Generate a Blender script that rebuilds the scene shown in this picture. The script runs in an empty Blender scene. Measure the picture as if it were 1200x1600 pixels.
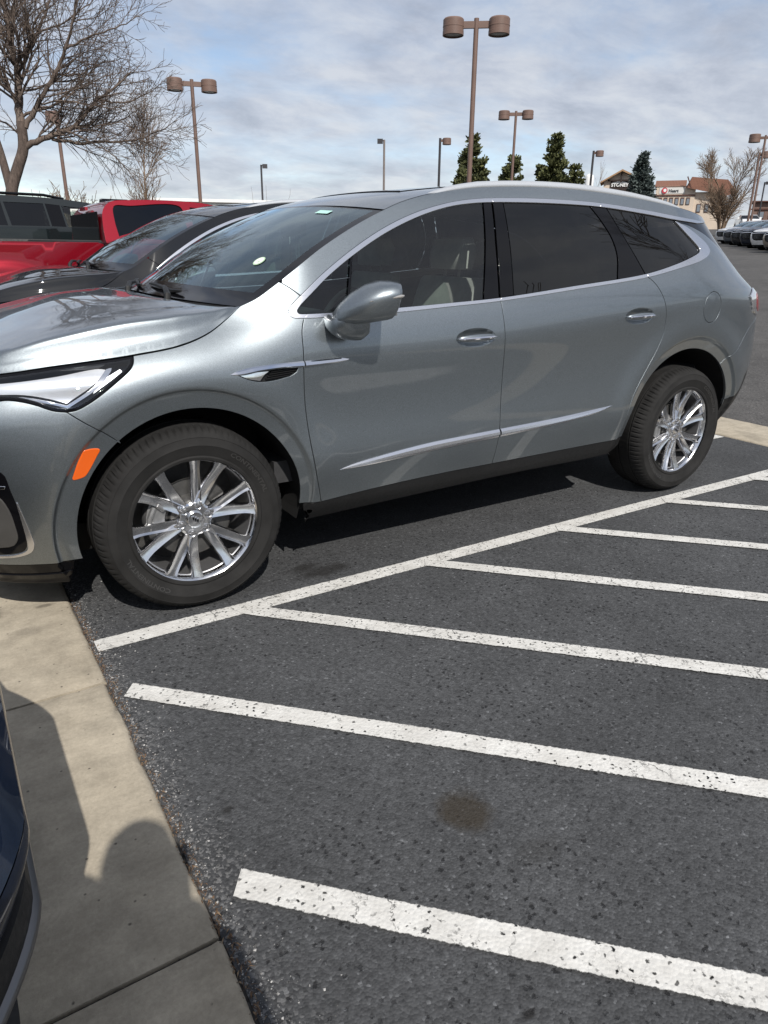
import bpy, math, random
import numpy as np
from mathutils import Vector, Matrix
from mathutils.geometry import delaunay_2d_cdt

scene = bpy.context.scene
COL = scene.collection
R = math.radians

# ---------------------------------------------------------------- camera
cam_d = bpy.data.cameras.new('camera'); cam = bpy.data.objects.new('camera', cam_d); COL.objects.link(cam); scene.camera = cam
cam_d.sensor_fit = 'VERTICAL'; cam_d.sensor_height = 24.0; cam_d.lens = 24.0*1110.2/1600.0
cam_d.clip_start = 0.02; cam_d.clip_end = 3000
CP = np.array([-0.7943, -2.6977, 1.4454]); YAW, PITCH, ROLL = 0.5617, 0.3564, 0.0105
_f = np.array([math.sin(YAW)*math.cos(PITCH), math.cos(YAW)*math.cos(PITCH), -math.sin(PITCH)])
_r = np.array([math.cos(YAW), -math.sin(YAW), 0.0]); _u = np.cross(_r, _f)
_r2 = math.cos(ROLL)*_r+math.sin(ROLL)*_u; _u2 = -math.sin(ROLL)*_r+math.cos(ROLL)*_u
cam.matrix_world = Matrix(((_r2[0], _u2[0], -_f[0], CP[0]), (_r2[1], _u2[1], -_f[1], CP[1]), (_r2[2], _u2[2], -_f[2], CP[2]), (0, 0, 0, 1)))

# ---------------------------------------------------------------- sun and sky
SUN_EL = R(44.0); SUN_H = Vector((0.20, 0.98)).normalized()         # horizontal direction the light travels in
ld = Vector((SUN_H.x*math.cos(SUN_EL), SUN_H.y*math.cos(SUN_EL), -math.sin(SUN_EL)))
sun_d = bpy.data.lights.new('sun', 'SUN'); sun_d.energy = 4.2; sun_d.angle = R(0.55); sun_d.color = (1.0, 0.955, 0.89)
sun = bpy.data.objects.new('sun', sun_d); COL.objects.link(sun); sun.rotation_euler = ld.to_track_quat('-Z', 'Y').to_euler(); sun.location = (-4, -30, 40)
world = bpy.data.worlds.new('World'); scene.world = world; world.use_nodes = True
def build_world():
    nt = world.node_tree; N = nt.nodes; L = nt.links; N.clear()
    out = N.new('ShaderNodeOutputWorld'); bg = N.new('ShaderNodeBackground'); L.new(bg.outputs[0], out.inputs[0])
    sky = N.new('ShaderNodeTexSky'); sky.sky_type = 'NISHITA'; sky.sun_disc = False; sky.sun_elevation = SUN_EL
    sky.sun_rotation = math.atan2(-SUN_H.x, -SUN_H.y); sky.altitude = 1600; sky.air_density = 1.0; sky.dust_density = 0.6; sky.ozone_density = 1.0
    tc = N.new('ShaderNodeTexCoord'); sp = N.new('ShaderNodeSeparateXYZ'); L.new(tc.outputs['Generated'], sp.inputs[0])
    def M(op, a, b=None, c=None):
        n = N.new('ShaderNodeMath'); n.operation = op
        for i, v in enumerate((a, b, c)):
            if v is None: continue
            if hasattr(v, 'is_output') or hasattr(v, 'links'): L.new(v, n.inputs[i])
            else: n.inputs[i].default_value = v
        return n.outputs[0]
    den = M('ADD', M('MAXIMUM', sp.outputs['Z'], 0.0), 0.22)
    cx = N.new('ShaderNodeCombineXYZ'); L.new(M('DIVIDE', sp.outputs['X'], den), cx.inputs[0]); L.new(M('DIVIDE', sp.outputs['Y'], den), cx.inputs[1])
    mp = N.new('ShaderNodeMapping'); mp.inputs['Location'].default_value = (3.1, 1.7, 0.0); mp.inputs['Rotation'].default_value = (0, 0, 0.5); mp.inputs['Scale'].default_value = (1.0, 1.25, 1.0)
    L.new(cx.outputs[0], mp.inputs[0])
    def noise(scale, detail, rough, dist=0.0):
        n = N.new('ShaderNodeTexNoise'); n.inputs['Scale'].default_value = scale; n.inputs['Detail'].default_value = detail
        n.inputs['Roughness'].default_value = rough; n.inputs['Distortion'].default_value = dist; L.new(mp.outputs[0], n.inputs['Vector']); return n.outputs['Fac']
    def ramp(x, stops):
        r = N.new('ShaderNodeValToRGB'); L.new(x, r.inputs[0]); e = r.color_ramp.elements; e[0].position, e[0].color = stops[0]; e[1].position, e[1].color = stops[-1]
        for p, c in stops[1:-1]:
            k = e.new(p); k.color = c
        return r.outputs[0]
    cover = ramp(noise(1.25, 9, 0.60, 0.15), [(0.33, (.12, .12, .12, 1)), (0.44, (0.70,)*3+(1,)), (0.56, (1, 1, 1, 1))])
    shade = ramp(noise(3.4, 10, 0.62, 0.25), [(0.30, (4.1, 4.4, 5.15, 1)), (0.47, (5.35, 5.65, 6.4, 1)), (0.62, (6.6, 6.8, 7.25, 1))])
    skc = N.new('ShaderNodeVectorMath'); skc.operation = 'MULTIPLY'; L.new(sky.outputs[0], skc.inputs[0]); skc.inputs[1].default_value = (1.5, 1.38, 1.28)
    mx = N.new('ShaderNodeMix'); mx.data_type = 'RGBA'; L.new(M('MULTIPLY', cover, 0.86), mx.inputs[0]); L.new(skc.outputs[0], mx.inputs[6]); L.new(shade, mx.inputs[7])
    L.new(mx.outputs[2], bg.inputs[0]); bg.inputs[1].default_value = 0.098
build_world()
scene.view_settings.view_transform = 'Standard'; scene.view_settings.look = 'None'; scene.view_settings.exposure = 0.10; scene.view_settings.gamma = 1.0
scene.cycles.max_bounces = 8; scene.cycles.transparent_max_bounces = 24; scene.cycles.caustics_reflective = False; scene.cycles.caustics_refractive = False
scene.cycles.sample_clamp_indirect = 6.0

# ---------------------------------------------------------------- helpers
def tag(o, label=None, cat=None, group=None, kind=None):
    if label: o['label'] = label
    if cat: o['category'] = cat
    if group: o['group'] = group
    if kind: o['kind'] = kind
    return o
def empty(name, loc=(0, 0, 0), rz=0.0, parent=None):
    o = bpy.data.objects.new(name, None); COL.objects.link(o); o.location = loc; o.rotation_euler = (0, 0, rz); o.empty_display_size = .2
    if parent: o.parent = parent
    return o
def mk(name, V, F, mats, parent=None, N=None, mi=None, smooth=True):
    me = bpy.data.meshes.new(name); me.from_pydata([tuple(map(float, v)) for v in V], [], [tuple(map(int, f)) for f in F]); me.update()
    for m in (mats if isinstance(mats, (list, tuple)) else [mats]): me.materials.append(m)
    if mi is not None: me.polygons.foreach_set('material_index', np.asarray(mi, dtype=np.int32))
    me.polygons.foreach_set('use_smooth', np.full(len(me.polygons), bool(smooth)))
    if N is not None: me.normals_split_custom_set_from_vertices([tuple(map(float, n)) for n in N])
    o = bpy.data.objects.new(name, me); COL.objects.link(o)
    if parent is not None: o.parent = parent
    return o
def smooth_by_angle(o, deg=35):
    me = o.data; me.polygons.foreach_set('use_smooth', np.full(len(me.polygons), True)); me.update()
    import bmesh
    bm = bmesh.new(); bm.from_mesh(me); ca = R(deg)
    for e in bm.edges:
        e.smooth = not (len(e.link_faces) == 2 and e.calc_face_angle(0) > ca)
    bm.to_mesh(me); bm.free(); return o
class MB:                                                # collects simple shapes into one mesh
    def __init__(s): s.V = []; s.F = []; s.M = []; s.m = 0
    def add(s, V, F):
        b = len(s.V); s.V += [tuple(v) for v in V]; s.F += [tuple(i+b for i in f) for f in F]; s.M += [s.m]*len(F); return s
    def box(s, c, d, rz=0.0, M=None):
        x, y, z = d[0]/2, d[1]/2, d[2]/2
        V = [Vector((sx*x, sy*y, sz*z)) for sx in (-1, 1) for sy in (-1, 1) for sz in (-1, 1)]
        rot = M if M is not None else Matrix.Rotation(rz, 3, 'Z')
        V = [rot @ v + Vector(c) for v in V]
        return s.add(V, [(0, 1, 3, 2), (4, 6, 7, 5), (0, 4, 5, 1), (2, 3, 7, 6), (0, 2, 6, 4), (1, 5, 7, 3)])
    def tube(s, pts, rad, n=8, cap=True):
        pts = [Vector(p) for p in pts]; rr = rad if isinstance(rad, (list, tuple, np.ndarray)) else [rad]*len(pts)
        V = []; up = None
        for i, p in enumerate(pts):
            d = (pts[min(i+1, len(pts)-1)]-pts[max(i-1, 0)]).normalized()
            a = up if up is not None else (Vector((0, 0, 1)) if abs(d.z) < .9 else Vector((1, 0, 0)))
            a = (a-d*a.dot(d)).normalized(); up = a; b = d.cross(a)
            for k in range(n):
                t = 2*math.pi*k/n; V.append(p+(a*math.cos(t)+b*math.sin(t))*rr[i])
        F = [(i*n+k, i*n+(k+1) % n, (i+1)*n+(k+1) % n, (i+1)*n+k) for i in range(len(pts)-1) for k in range(n)]
        if cap: F += [tuple(range(n))[::-1], tuple(range((len(pts)-1)*n, len(pts)*n))]
        return s.add(V, F)
    def lathe(s, prof, n, axis='z', c=(0, 0, 0), caps=False):   # prof: (radius, height)
        V = []
        for r, h in prof:
            for k in range(n):
                t = 2*math.pi*k/n; x, y = r*math.cos(t), r*math.sin(t)
                V.append((c[0]+x, c[1]+y, c[2]+h) if axis == 'z' else (c[0]+x, c[1]-h, c[2]+y))
        F = [(i*n+k, i*n+(k+1) % n, (i+1)*n+(k+1) % n, (i+1)*n+k) for i in range(len(prof)-1) for k in range(n)]
        if axis != 'z': F = [f for f in F]
        if caps: F += [tuple(range(n))[::-1], tuple(range((len(prof)-1)*n, len(prof)*n))]
        return s.add(V, F)
    def prism(s, poly, z0, z1):                          # poly: (x, y) counter-clockwise
        n = len(poly); V = [(x, y, z0) for x, y in poly]+[(x, y, z1) for x, y in poly]
        return s.add(V, [tuple(range(n))[::-1], tuple(range(n, 2*n))]+[(i, (i+1) % n, n+(i+1) % n, n+i) for i in range(n)])
    def loft(s, rings, closed=True, caps=True):
        n = len(rings[0]); V = [p for r in rings for p in r]
        F = [(i*n+k, i*n+(k+1) % n, (i+1)*n+(k+1) % n, (i+1)*n+k) for i in range(len(rings)-1) for k in range(n if closed else n-1)]
        if caps: F += [tuple(range(n))[::-1], tuple(range((len(rings)-1)*n, len(rings)*n))]
        return s.add(V, F)
    def build(s, name, mats, parent=None, smooth=False, angle=None):
        o = mk(name, s.V, s.F, mats, parent, mi=s.M if any(s.M) else None, smooth=smooth)
        if angle: smooth_by_angle(o, angle)
        return o
def copy_tree(o, parent=None, skip=(), mats=None):
    c = o.copy(); COL.objects.link(c); c.parent = parent
    if mats and c.type == 'MESH':
        for s in c.material_slots:
            if s.material and s.material.name in mats:
                nm = mats[s.material.name]; s.link = 'OBJECT'; s.material = bpy.data.materials[nm]
    for ch in list(o.children):
        if ch.name.split('.')[0] in skip: continue
        copy_tree(ch, c, skip, mats)
    return c
def cr(pts, step=.02, closed=False):                     # smooth curve through points, resampled
    P = np.asarray(pts, float); n = len(P)
    if n < 3:
        k = max(1, int(np.ceil(np.linalg.norm(P[1]-P[0])/step))); return [tuple(P[0]+(P[1]-P[0])*i/k) for i in range(k+1)]
    out = []
    for i in range(n if closed else n-1):
        p1, p2 = P[i], P[(i+1) % n]
        p0 = P[i-1] if (i > 0 or closed) else 2*p1-p2
        p3 = P[(i+2) % n] if (i+2 < n or closed) else 2*p2-p1
        d0 = max(np.linalg.norm(p1-p0), 1e-6)**.5; d1 = max(np.linalg.norm(p2-p1), 1e-6)**.5; d2 = max(np.linalg.norm(p3-p2), 1e-6)**.5
        m1 = (p1-p0)/d0-(p2-p0)/(d0+d1)+(p2-p1)/d1; m2 = (p2-p1)/d1-(p3-p1)/(d1+d2)+(p3-p2)/d2
        m1 *= d1; m2 *= d1
        k = max(1, int(np.ceil(np.linalg.norm(p2-p1)/step)))
        for j in range(k):
            t = j/k; out.append(tuple((2*t**3-3*t**2+1)*p1+(t**3-2*t**2+t)*m1+(-2*t**3+3*t**2)*p2+(t**3-t**2)*m2))
    if not closed: out.append(tuple(P[-1]))
    return out
def ln(*pts): return [tuple(p) for p in pts]
def join_loop(*curves):
    out = []
    for c in curves:
        for p in c:
            if not out or math.hypot(p[0]-out[-1][0], p[1]-out[-1][1]) > 1e-4: out.append(tuple(p))
    if math.hypot(out[0][0]-out[-1][0], out[0][1]-out[-1][1]) < 1e-4: out.pop()
    return out
def densify(loop, step):
    out = []
    for a, b in zip(loop, loop[1:]+loop[:1]):
        k = max(1, int(np.ceil(math.hypot(b[0]-a[0], b[1]-a[1])/step)))
        out += [(a[0]+(b[0]-a[0])*j/k, a[1]+(b[1]-a[1])*j/k) for j in range(k)]
    return out
def area(loop): return .5*sum(a[0]*b[1]-b[0]*a[1] for a, b in zip(loop, loop[1:]+loop[:1]))
def inset(loop, g):
    if g == 0: return loop
    P = np.array(loop); n = len(P); s = 1 if area(loop) > 0 else -1
    a = P-np.roll(P, 1, 0); b = np.roll(P, -1, 0)-P
    a /= np.linalg.norm(a, axis=1)[:, None]; b /= np.linalg.norm(b, axis=1)[:, None]
    na = np.stack([-a[:, 1], a[:, 0]], 1)*s; nb = np.stack([-b[:, 1], b[:, 0]], 1)*s
    m = na+nb; m /= np.maximum(np.linalg.norm(m, axis=1)[:, None], 1e-6); k = np.clip((m*na).sum(1), .5, 1)
    return [tuple(p) for p in P+m*(g/k)[:, None]]
def inside(P, loop):
    P = np.asarray(P, float); x, y = P[:, 0], P[:, 1]; r = np.zeros(len(P), bool); L = np.asarray(loop)
    for (x0, y0), (x1, y1) in zip(L, np.roll(L, -1, 0)):
        c = ((y0 > y) != (y1 > y)); 
        with np.errstate(divide='ignore', invalid='ignore'): r ^= c & (x < (x1-x0)*(y-y0)/(y1-y0+1e-300)+x0)
    return r
def seg_dist(P, loop):
    P = np.asarray(P, float); d = np.full(len(P), 9e9); L = np.asarray(loop)
    for a, b in zip(L, np.roll(L, -1, 0)):
        ab = b-a; t = np.clip(((P-a)@ab)/max(ab@ab, 1e-12), 0, 1); d = np.minimum(d, np.hypot(*(P-a-t[:, None]*ab).T))
    return d
def panel_arrays(S, loop, step=.03, gap=.003, edge=.0018, flange=.014, holes=(), bstep=None, extra=()):
    """fill a 2-D outline, carry it onto the surface S(u, v) -> xyz and turn its edges in"""
    bstep = bstep or step*.7
    rings = []
    for i, lp in enumerate([loop]+list(holes)):
        lp = densify(list(lp), bstep)
        if (area(lp) > 0) != (i == 0): lp = lp[::-1]
        rings.append(inset(lp, gap if i == 0 else -gap))
    P = np.array(rings[0]); lo = P.min(0); hi = P.max(0)
    gx = np.arange(lo[0], hi[0], step); gy = np.arange(lo[1], hi[1], step*.87)
    G = np.array([(x+(step/2 if j % 2 else 0), y) for j, y in enumerate(gy) for x in gx]) if len(gx)*len(gy) else np.zeros((0, 2))
    if len(G):
        keep = inside(G, rings[0])
        for h in rings[1:]: keep &= ~inside(G, h)
        G = G[keep]
        for h in rings:
            if len(G): G = G[seg_dist(G, h) > step*.45]
    if len(extra):                                       # denser rows where the surface has a crisp line
        X_ = np.array(extra); keep = inside(X_, rings[0])
        for h in rings[1:]: keep &= ~inside(X_, h)
        X_ = X_[keep]
        if len(X_): X_ = X_[np.min([seg_dist(X_, h) for h in rings], 0) > .003]
        if len(X_) and len(G): G = G[[np.min(np.hypot(*(X_-q).T)) > step*.5 for q in G]]
        G = np.concatenate([G, X_]) if len(X_) else G
    pts = [p for r in rings for p in r]; edges = []; b = 0
    for r in rings:
        n = len(r); edges += [(b+i, b+(i+1) % n) for i in range(n)]; b += n
    allp = [Vector(p) for p in pts]+[Vector(p) for p in G]
    vo, eo, fo, ov, oe, of = delaunay_2d_cdt(allp, edges, [], 0, 1e-6)
    back = {}
    for i, o in enumerate(ov):
        for k in o: back[k] = i
    UV = np.array([tuple(v) for v in vo]); F = np.array([f for f in fo if len(f) == 3])
    C = UV[F].mean(1); keep = inside(C, rings[0])
    for h in rings[1:]: keep &= ~inside(C, h)
    F = F[keep]
    a = UV[F]; cr2 = (a[:, 1, 0]-a[:, 0, 0])*(a[:, 2, 1]-a[:, 0, 1])-(a[:, 1, 1]-a[:, 0, 1])*(a[:, 2, 0]-a[:, 0, 0])
    F[cr2 < 0] = F[cr2 < 0][:, ::-1]
    u, v = UV[:, 0], UV[:, 1]; h = 2e-3
    X = S(u, v); Tu = S(u+h, v)-S(u-h, v); Tv = S(u, v+h)-S(u, v-h)
    Nn = np.cross(Tu, Tv); Nn /= np.maximum(np.linalg.norm(Nn, axis=1)[:, None], 1e-12)
    V = [X]; NN = [Nn]; FF = [tuple(f) for f in F]; base = len(X)
    if edge > 0 or flange > 0:
        b = 0
        for r in rings:
            n = len(r); idx = np.array([back[b+i] for i in range(n)]); b += n
            p = X[idx]; nn = Nn[idx]; t = np.roll(p, -1, 0)-np.roll(p, 1, 0); t /= np.maximum(np.linalg.norm(t, axis=1)[:, None], 1e-9)
            e = np.cross(t, nn); e /= np.maximum(np.linalg.norm(e, axis=1)[:, None], 1e-9)
            r1 = p+e*edge*.7-nn*edge*.3; r2 = p+e*edge-nn*edge; r3 = r2-nn*flange
            n1 = nn*.7+e*.7; 
            prev = idx
            for q, qn in ((r1, n1), (r2, e), (r3, e)):
                V.append(q); NN.append(qn); cur = np.arange(base, base+n); base += n
                for i in range(n):
                    j = (i+1) % n; FF.append((prev[i], cur[i], cur[j], prev[j]))
                prev = cur
    return np.concatenate(V), FF, np.concatenate(NN)
def merge_arrays(*A):
    V = []; F = []; N = []; b = 0
    for v, f, n in A:
        V.append(v); N.append(n); F += [tuple(int(i)+b for i in q) for q in f]; b += len(v)
    return np.concatenate(V), F, np.concatenate(N)
def mirror_arrays(A):
    v, f, n = A; s = np.array([1, -1, 1.0]); return v*s, [tuple(q[::-1]) for q in f], n*s
def smooth_normals(V, F):
    V = np.asarray(V, float); N = np.zeros_like(V)
    for f in F:
        p = V[list(f)]; n = np.cross(p[1]-p[0], p[2]-p[0]) if len(f) == 3 else np.cross(p[2]-p[0], p[3]-p[1])
        for i in f: N[i] += n
    return N/np.maximum(np.linalg.norm(N, axis=1)[:, None], 1e-12)
def grid_arrays(P):                                      # P[i, j] -> xyz, faces wound so that i x j points out
    n, m = P.shape[:2]; V = P.reshape(-1, 3)
    F = [(i*m+j, (i+1)*m+j, (i+1)*m+j+1, i*m+j+1) for i in range(n-1) for j in range(m-1)]
    Ti = np.gradient(P, axis=0); Tj = np.gradient(P, axis=1); N = np.cross(Ti, Tj).reshape(-1, 3); N /= np.maximum(np.linalg.norm(N, axis=1)[:, None], 1e-12)
    return V, F, N
# ---------------------------------------------------------------- body surface of the crossover (w = half width, x = length, z = height)
def pchip(xs, ys):
    xs = np.asarray(xs, float); ys = np.asarray(ys, float)
    h = np.diff(xs); d = np.diff(ys)/h
    m = np.zeros(len(xs)); m[0] = d[0]; m[-1] = d[-1]
    for i in range(1, len(xs)-1):
        if d[i-1]*d[i] > 0:
            w1 = 2*h[i]+h[i-1]; w2 = h[i]+2*h[i-1]
            m[i] = (w1+w2)/(w1/d[i-1]+w2/d[i])
    def f(x):
        x = np.clip(np.asarray(x, float), xs[0], xs[-1])
        i = np.clip(np.searchsorted(xs, x, side='right')-1, 0, len(xs)-2)
        t = (x-xs[i])/h[i]; t2 = t*t; t3 = t2*t
        return (2*t3-3*t2+1)*ys[i]+(t3-2*t2+t)*h[i]*m[i]+(-2*t3+3*t2)*ys[i+1]+(t3-t2)*h[i]*m[i+1]
    return f
def cspline(xs, ys):                                   # natural cubic spline, C2: clean highlights
    xs = np.asarray(xs, float); ys = np.asarray(ys, float); n = len(xs); h = np.diff(xs)
    A = np.zeros((n, n)); b = np.zeros(n); A[0, 0] = A[-1, -1] = 1
    for i in range(1, n-1):
        A[i, i-1] = h[i-1]; A[i, i] = 2*(h[i-1]+h[i]); A[i, i+1] = h[i]
        b[i] = 6*((ys[i+1]-ys[i])/h[i]-(ys[i]-ys[i-1])/h[i-1])
    M = np.linalg.solve(A, b)
    def f(x):
        x = np.clip(np.asarray(x, float), xs[0], xs[-1])
        i = np.clip(np.searchsorted(xs, x, side='right')-1, 0, n-2)
        a = xs[i+1]-x; c = x-xs[i]; H = h[i]
        return (M[i]*a**3+M[i+1]*c**3)/(6*H)+(ys[i]/H-M[i]*H/6)*a+(ys[i+1]/H-M[i+1]*H/6)*c
    return f
def sstep(a, b, x):
    t = np.clip((np.asarray(x, float)-a)/(b-a), 0, 1); return t*t*t*(t*(6*t-15)+10)
HW = 0.97                                              # centre line of the car lies HW from the outer face of its tyres
WHEEL_X = (0.0, 3.071); WHEEL_Z = 0.39
f_shift = cspline([-1.0, -.6, -.17, .1, .5, 1.0, 1.55, 2.1, 2.62, 3.2, 3.9], [-.21, -.155, -.085, -.045, 0, .012, .035, .075, .115, .16, .18])
f_mid = cspline([.2, .28, .36, .44, .52, .57, .62, .70, .80, .90, .97, 1.03, 1.09, 1.14, 1.19, 1.25, 1.40, 1.53, 1.62, 1.68, 1.72, 1.76],
                [.895, .925, .952, .976, .993, .9985, .9975, .992, .990, .9945, .999, .9985, .989, .976, .957, .934, .873, .812, .762, .715, .665, .60])
f_front = cspline([.2, .30, .40, .50, .60, .70, .80, .90, .97, 1.03, 1.09, 1.14, 1.19, 1.25, 1.32, 1.40, 1.53, 1.68, 1.76],
                  [.90, .93, .955, .972, .984, .990, .993, .995, .994, .988, .970, .940, .900, .855, .80, .74, .64, .5, .4])
f_xend = cspline([.2, .40, .60, .80, 1.0, 1.10, 1.2, 1.3, 1.4, 1.5, 1.6, 1.75], [3.86, 3.99, 4.105, 4.145, 4.13, 4.105, 4.04, 3.885, 3.79, 3.71, 3.66, 3.60])
f_xnose = cspline([.2, .40, .60, .80, 1.0, 1.2], [-.86, -.95, -1.01, -1.02, -.99, -.9])
def W(x, z):
    x = np.asarray(x, float); z = np.asarray(z, float)
    s = z - f_shift(x)*sstep(.45, 1.0, z)
    k = sstep(.62, .10, x)
    w = f_mid(s)*(1-k)+f_front(s)*k
    t = np.clip((x-(f_xend(z)-.95))/.95, 0, .999)      # rounded rear corner
    w = w-.62*(1-(1-t**2.5)**(1/2.5))
    t = np.clip(((f_xnose(z)+.75)-x)/.75, 0, .999)     # rounded nose corner
    w = w-.55*(1-(1-t**2.4)**(1/2.4))
    w = w-.035*sstep(1.9, 3.6, x)*sstep(1.15, 1.6, s)  # the cabin narrows to the rear
    for wx, ro, ri, dp in ((WHEEL_X[0], .53, .455, .016), (WHEEL_X[1], .56, .485, .016)):
        r = np.hypot(x-wx, (z-.40))
        w = w-dp*sstep(ro+.010, ro-.012, r)*(1+.8*np.clip((ro-r)/(ro-ri), 0, 1.2))+.010*np.exp(-((r-ro-.05)/.09)**2)*sstep(.25, .6, z)
    return w

# ---------------------------------------------------------------- materials
MAT = {}
class NG:                                                # small node-graph helper
    def __init__(s, name):
        m = bpy.data.materials.new(name); m.use_nodes = True; s.m = m; s.t = m.node_tree; s.N = s.t.nodes; s.L = s.t.links
        s.p = s.N['Principled BSDF']; s.out = s.N['Material Output']; MAT[name] = m
    def put(s, sock, v):
        if hasattr(v, 'links'): s.L.new(v, sock)
        elif v is not None: sock.default_value = v
    def set(s, **k):
        names = {'base': 'Base Color', 'rough': 'Roughness', 'metal': 'Metallic', 'coat': 'Coat Weight', 'crough': 'Coat Roughness', 'spec': 'Specular IOR Level', 'alpha': 'Alpha', 'normal': 'Normal', 'emit': 'Emission Color', 'estr': 'Emission Strength', 'ior': 'IOR', 'trans': 'Transmission Weight', 'cnormal': 'Coat Normal', 'sheen': 'Sheen Weight', 'sss': 'Subsurface Weight'}
        for a, v in k.items():
            if a in ('base', 'emit') and isinstance(v, tuple) and len(v) == 3: v = v+(1,)
            s.put(s.p.inputs[names[a]], v)
        return s
    def co(s, kind='Object'): return s.N.new('ShaderNodeTexCoord').outputs[kind]
    def pos(s): return s.N.new('ShaderNodeNewGeometry').outputs['Position']
    def map(s, v, scale=(1, 1, 1), loc=(0, 0, 0), rot=(0, 0, 0)):
        n = s.N.new('ShaderNodeMapping'); s.L.new(v, n.inputs[0]); n.inputs['Scale'].default_value = scale; n.inputs['Location'].default_value = loc; n.inputs['Rotation'].default_value = rot; return n.outputs[0]
    def noise(s, v, scale, detail=4, rough=.55, dist=0., out='Fac'):
        n = s.N.new('ShaderNodeTexNoise'); s.L.new(v, n.inputs['Vector']); n.inputs['Scale'].default_value = scale; n.inputs['Detail'].default_value = detail; n.inputs['Roughness'].default_value = rough; n.inputs['Distortion'].default_value = dist; return n.outputs[out]
    def voro(s, v, scale, out='Distance', feature='F1', rand=1.0):
        n = s.N.new('ShaderNodeTexVoronoi'); n.feature = feature; s.L.new(v, n.inputs['Vector']); n.inputs['Scale'].default_value = scale; n.inputs['Randomness'].default_value = rand; return n.outputs[out]
    def ramp(s, x, *stops):
        n = s.N.new('ShaderNodeValToRGB'); s.L.new(x, n.inputs[0]); e = n.color_ramp.elements
        f = lambda c: (c, c, c, 1) if not isinstance(c, tuple) else (c+(1,) if len(c) == 3 else c)
        e[0].position, e[0].color = stops[0][0], f(stops[0][1]); e[1].position, e[1].color = stops[-1][0], f(stops[-1][1])
        for p, c in stops[1:-1]:
            k = e.new(p); k.color = f(c)
        return n.outputs[0]
    def mix(s, fac, a, b, mode='MIX'):
        n = s.N.new('ShaderNodeMix'); n.data_type = 'RGBA'; n.blend_type = mode; s.put(n.inputs[0], fac)
        for i, v in ((6, a), (7, b)): s.put(n.inputs[i], v+(1,) if isinstance(v, tuple) and len(v) == 3 else v)
        return n.outputs[2]
    def math(s, op, a, b=None, c=None, clamp=False):
        n = s.N.new('ShaderNodeMath'); n.operation = op; n.use_clamp = clamp
        for i, v in enumerate((a, b, c)): s.put(n.inputs[i], v)
        return n.outputs[0]
    def sep(s, v):
        n = s.N.new('ShaderNodeSeparateXYZ'); s.L.new(v, n.inputs[0]); return n.outputs
    def bump(s, h, strength=.3, dist=.01, normal=None):
        n = s.N.new('ShaderNodeBump'); s.L.new(h, n.inputs['Height']); n.inputs['Strength'].default_value = strength; n.inputs['Distance'].default_value = dist
        if normal is not None: s.L.new(normal, n.inputs['Normal'])
        return n.outputs[0]
def simple(name, base, rough=.5, metal=0., **k):
    g = NG(name); g.set(base=base, rough=rough, metal=metal, **k); return g.m
def vary(name, base, rough=.5, metal=0., amount=.25, scale=6., bumps=0., bscale=40., **k):
    g = NG(name); v = g.co(); n = g.noise(v, scale, 6, .6)
    lo = tuple(c*(1-amount) for c in base); hi = tuple(min(1, c*(1+amount)) for c in base)
    g.set(base=g.ramp(n, (.3, lo), (.7, hi)), rough=g.ramp(g.noise(v, scale*2.3, 4), (.3, max(0, rough-.08)), (.7, min(1, rough+.08))), metal=metal, **k)
    if bumps: g.set(normal=g.bump(g.noise(v, bscale, 4), bumps, .004))
    return g.m
def car_paint(name, base, metal=.85, rough=.36, flake=.05, coat=1.0, dust=.0, spec=.5):
    g = NG(name); v = g.co()
    fl = g.noise(v, 560, 2, .7); c = g.mix(g.ramp(fl, (.36, 0.), (.64, 1.)), tuple(x*.74 for x in base), tuple(min(1, x*1.28) for x in base))
    if dust:
        z = g.sep(v)[2]; d = g.math('MULTIPLY', g.ramp(g.noise(v, 5, 6, .65), (.35, 0.), (.8, 1.)), g.ramp(z, (.28, dust), (.75, dust*.12)))
        c = g.mix(d, c, (.36, .33, .29)); g.set(rough=g.math('ADD', rough, g.math('MULTIPLY', d, .35)), metal=g.math('SUBTRACT', metal, g.math('MULTIPLY', d, metal)))
    else: g.set(rough=rough, metal=metal)
    g.set(base=c, coat=coat, crough=.025, spec=spec, normal=g.bump(fl, flake, .002)); g.p.inputs['Coat IOR'].default_value = 1.5
    return g.m
def glass(name, tint, rough=.0, boost=1.0, dirt=.0, refl=(1, 1, 1)):
    g = NG(name); N, L = g.N, g.L; N.remove(g.p)
    tr = N.new('ShaderNodeBsdfTransparent'); tr.inputs[0].default_value = tint+(1,)
    gl = N.new('ShaderNodeBsdfGlossy'); gl.inputs['Roughness'].default_value = rough; gl.inputs[0].default_value = tuple(refl)+(1,)
    fr = N.new('ShaderNodeFresnel'); fr.inputs[0].default_value = 1.52
    f = g.math('MULTIPLY', fr.outputs[0], boost, clamp=True)
    mx = N.new('ShaderNodeMixShader'); L.new(f, mx.inputs[0]); L.new(tr.outputs[0], mx.inputs[1]); L.new(gl.outputs[0], mx.inputs[2]); sh = mx.outputs[0]
    if dirt:
        df = N.new('ShaderNodeBsdfDiffuse'); df.inputs[0].default_value = (.42, .42, .40, 1); m2 = N.new('ShaderNodeMixShader')
        L.new(g.math('MULTIPLY', g.ramp(g.noise(g.co(), 7, 6, .6), (.35, .4), (.75, 1.)), dirt), m2.inputs[0]); L.new(sh, m2.inputs[1]); L.new(df.outputs[0], m2.inputs[2]); sh = m2.outputs[0]
    L.new(sh, g.out.inputs[0]); return g.m
car_paint('paint_grey', (.232, .260, .279), metal=.94, rough=.41, flake=.10, dust=.06)
car_paint('paint_black', (.006, .0065, .008), metal=.0, rough=.5, dust=.0, spec=.08)
car_paint('paint_white', (.78, .78, .77), metal=0., rough=.35, flake=0.)
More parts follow.
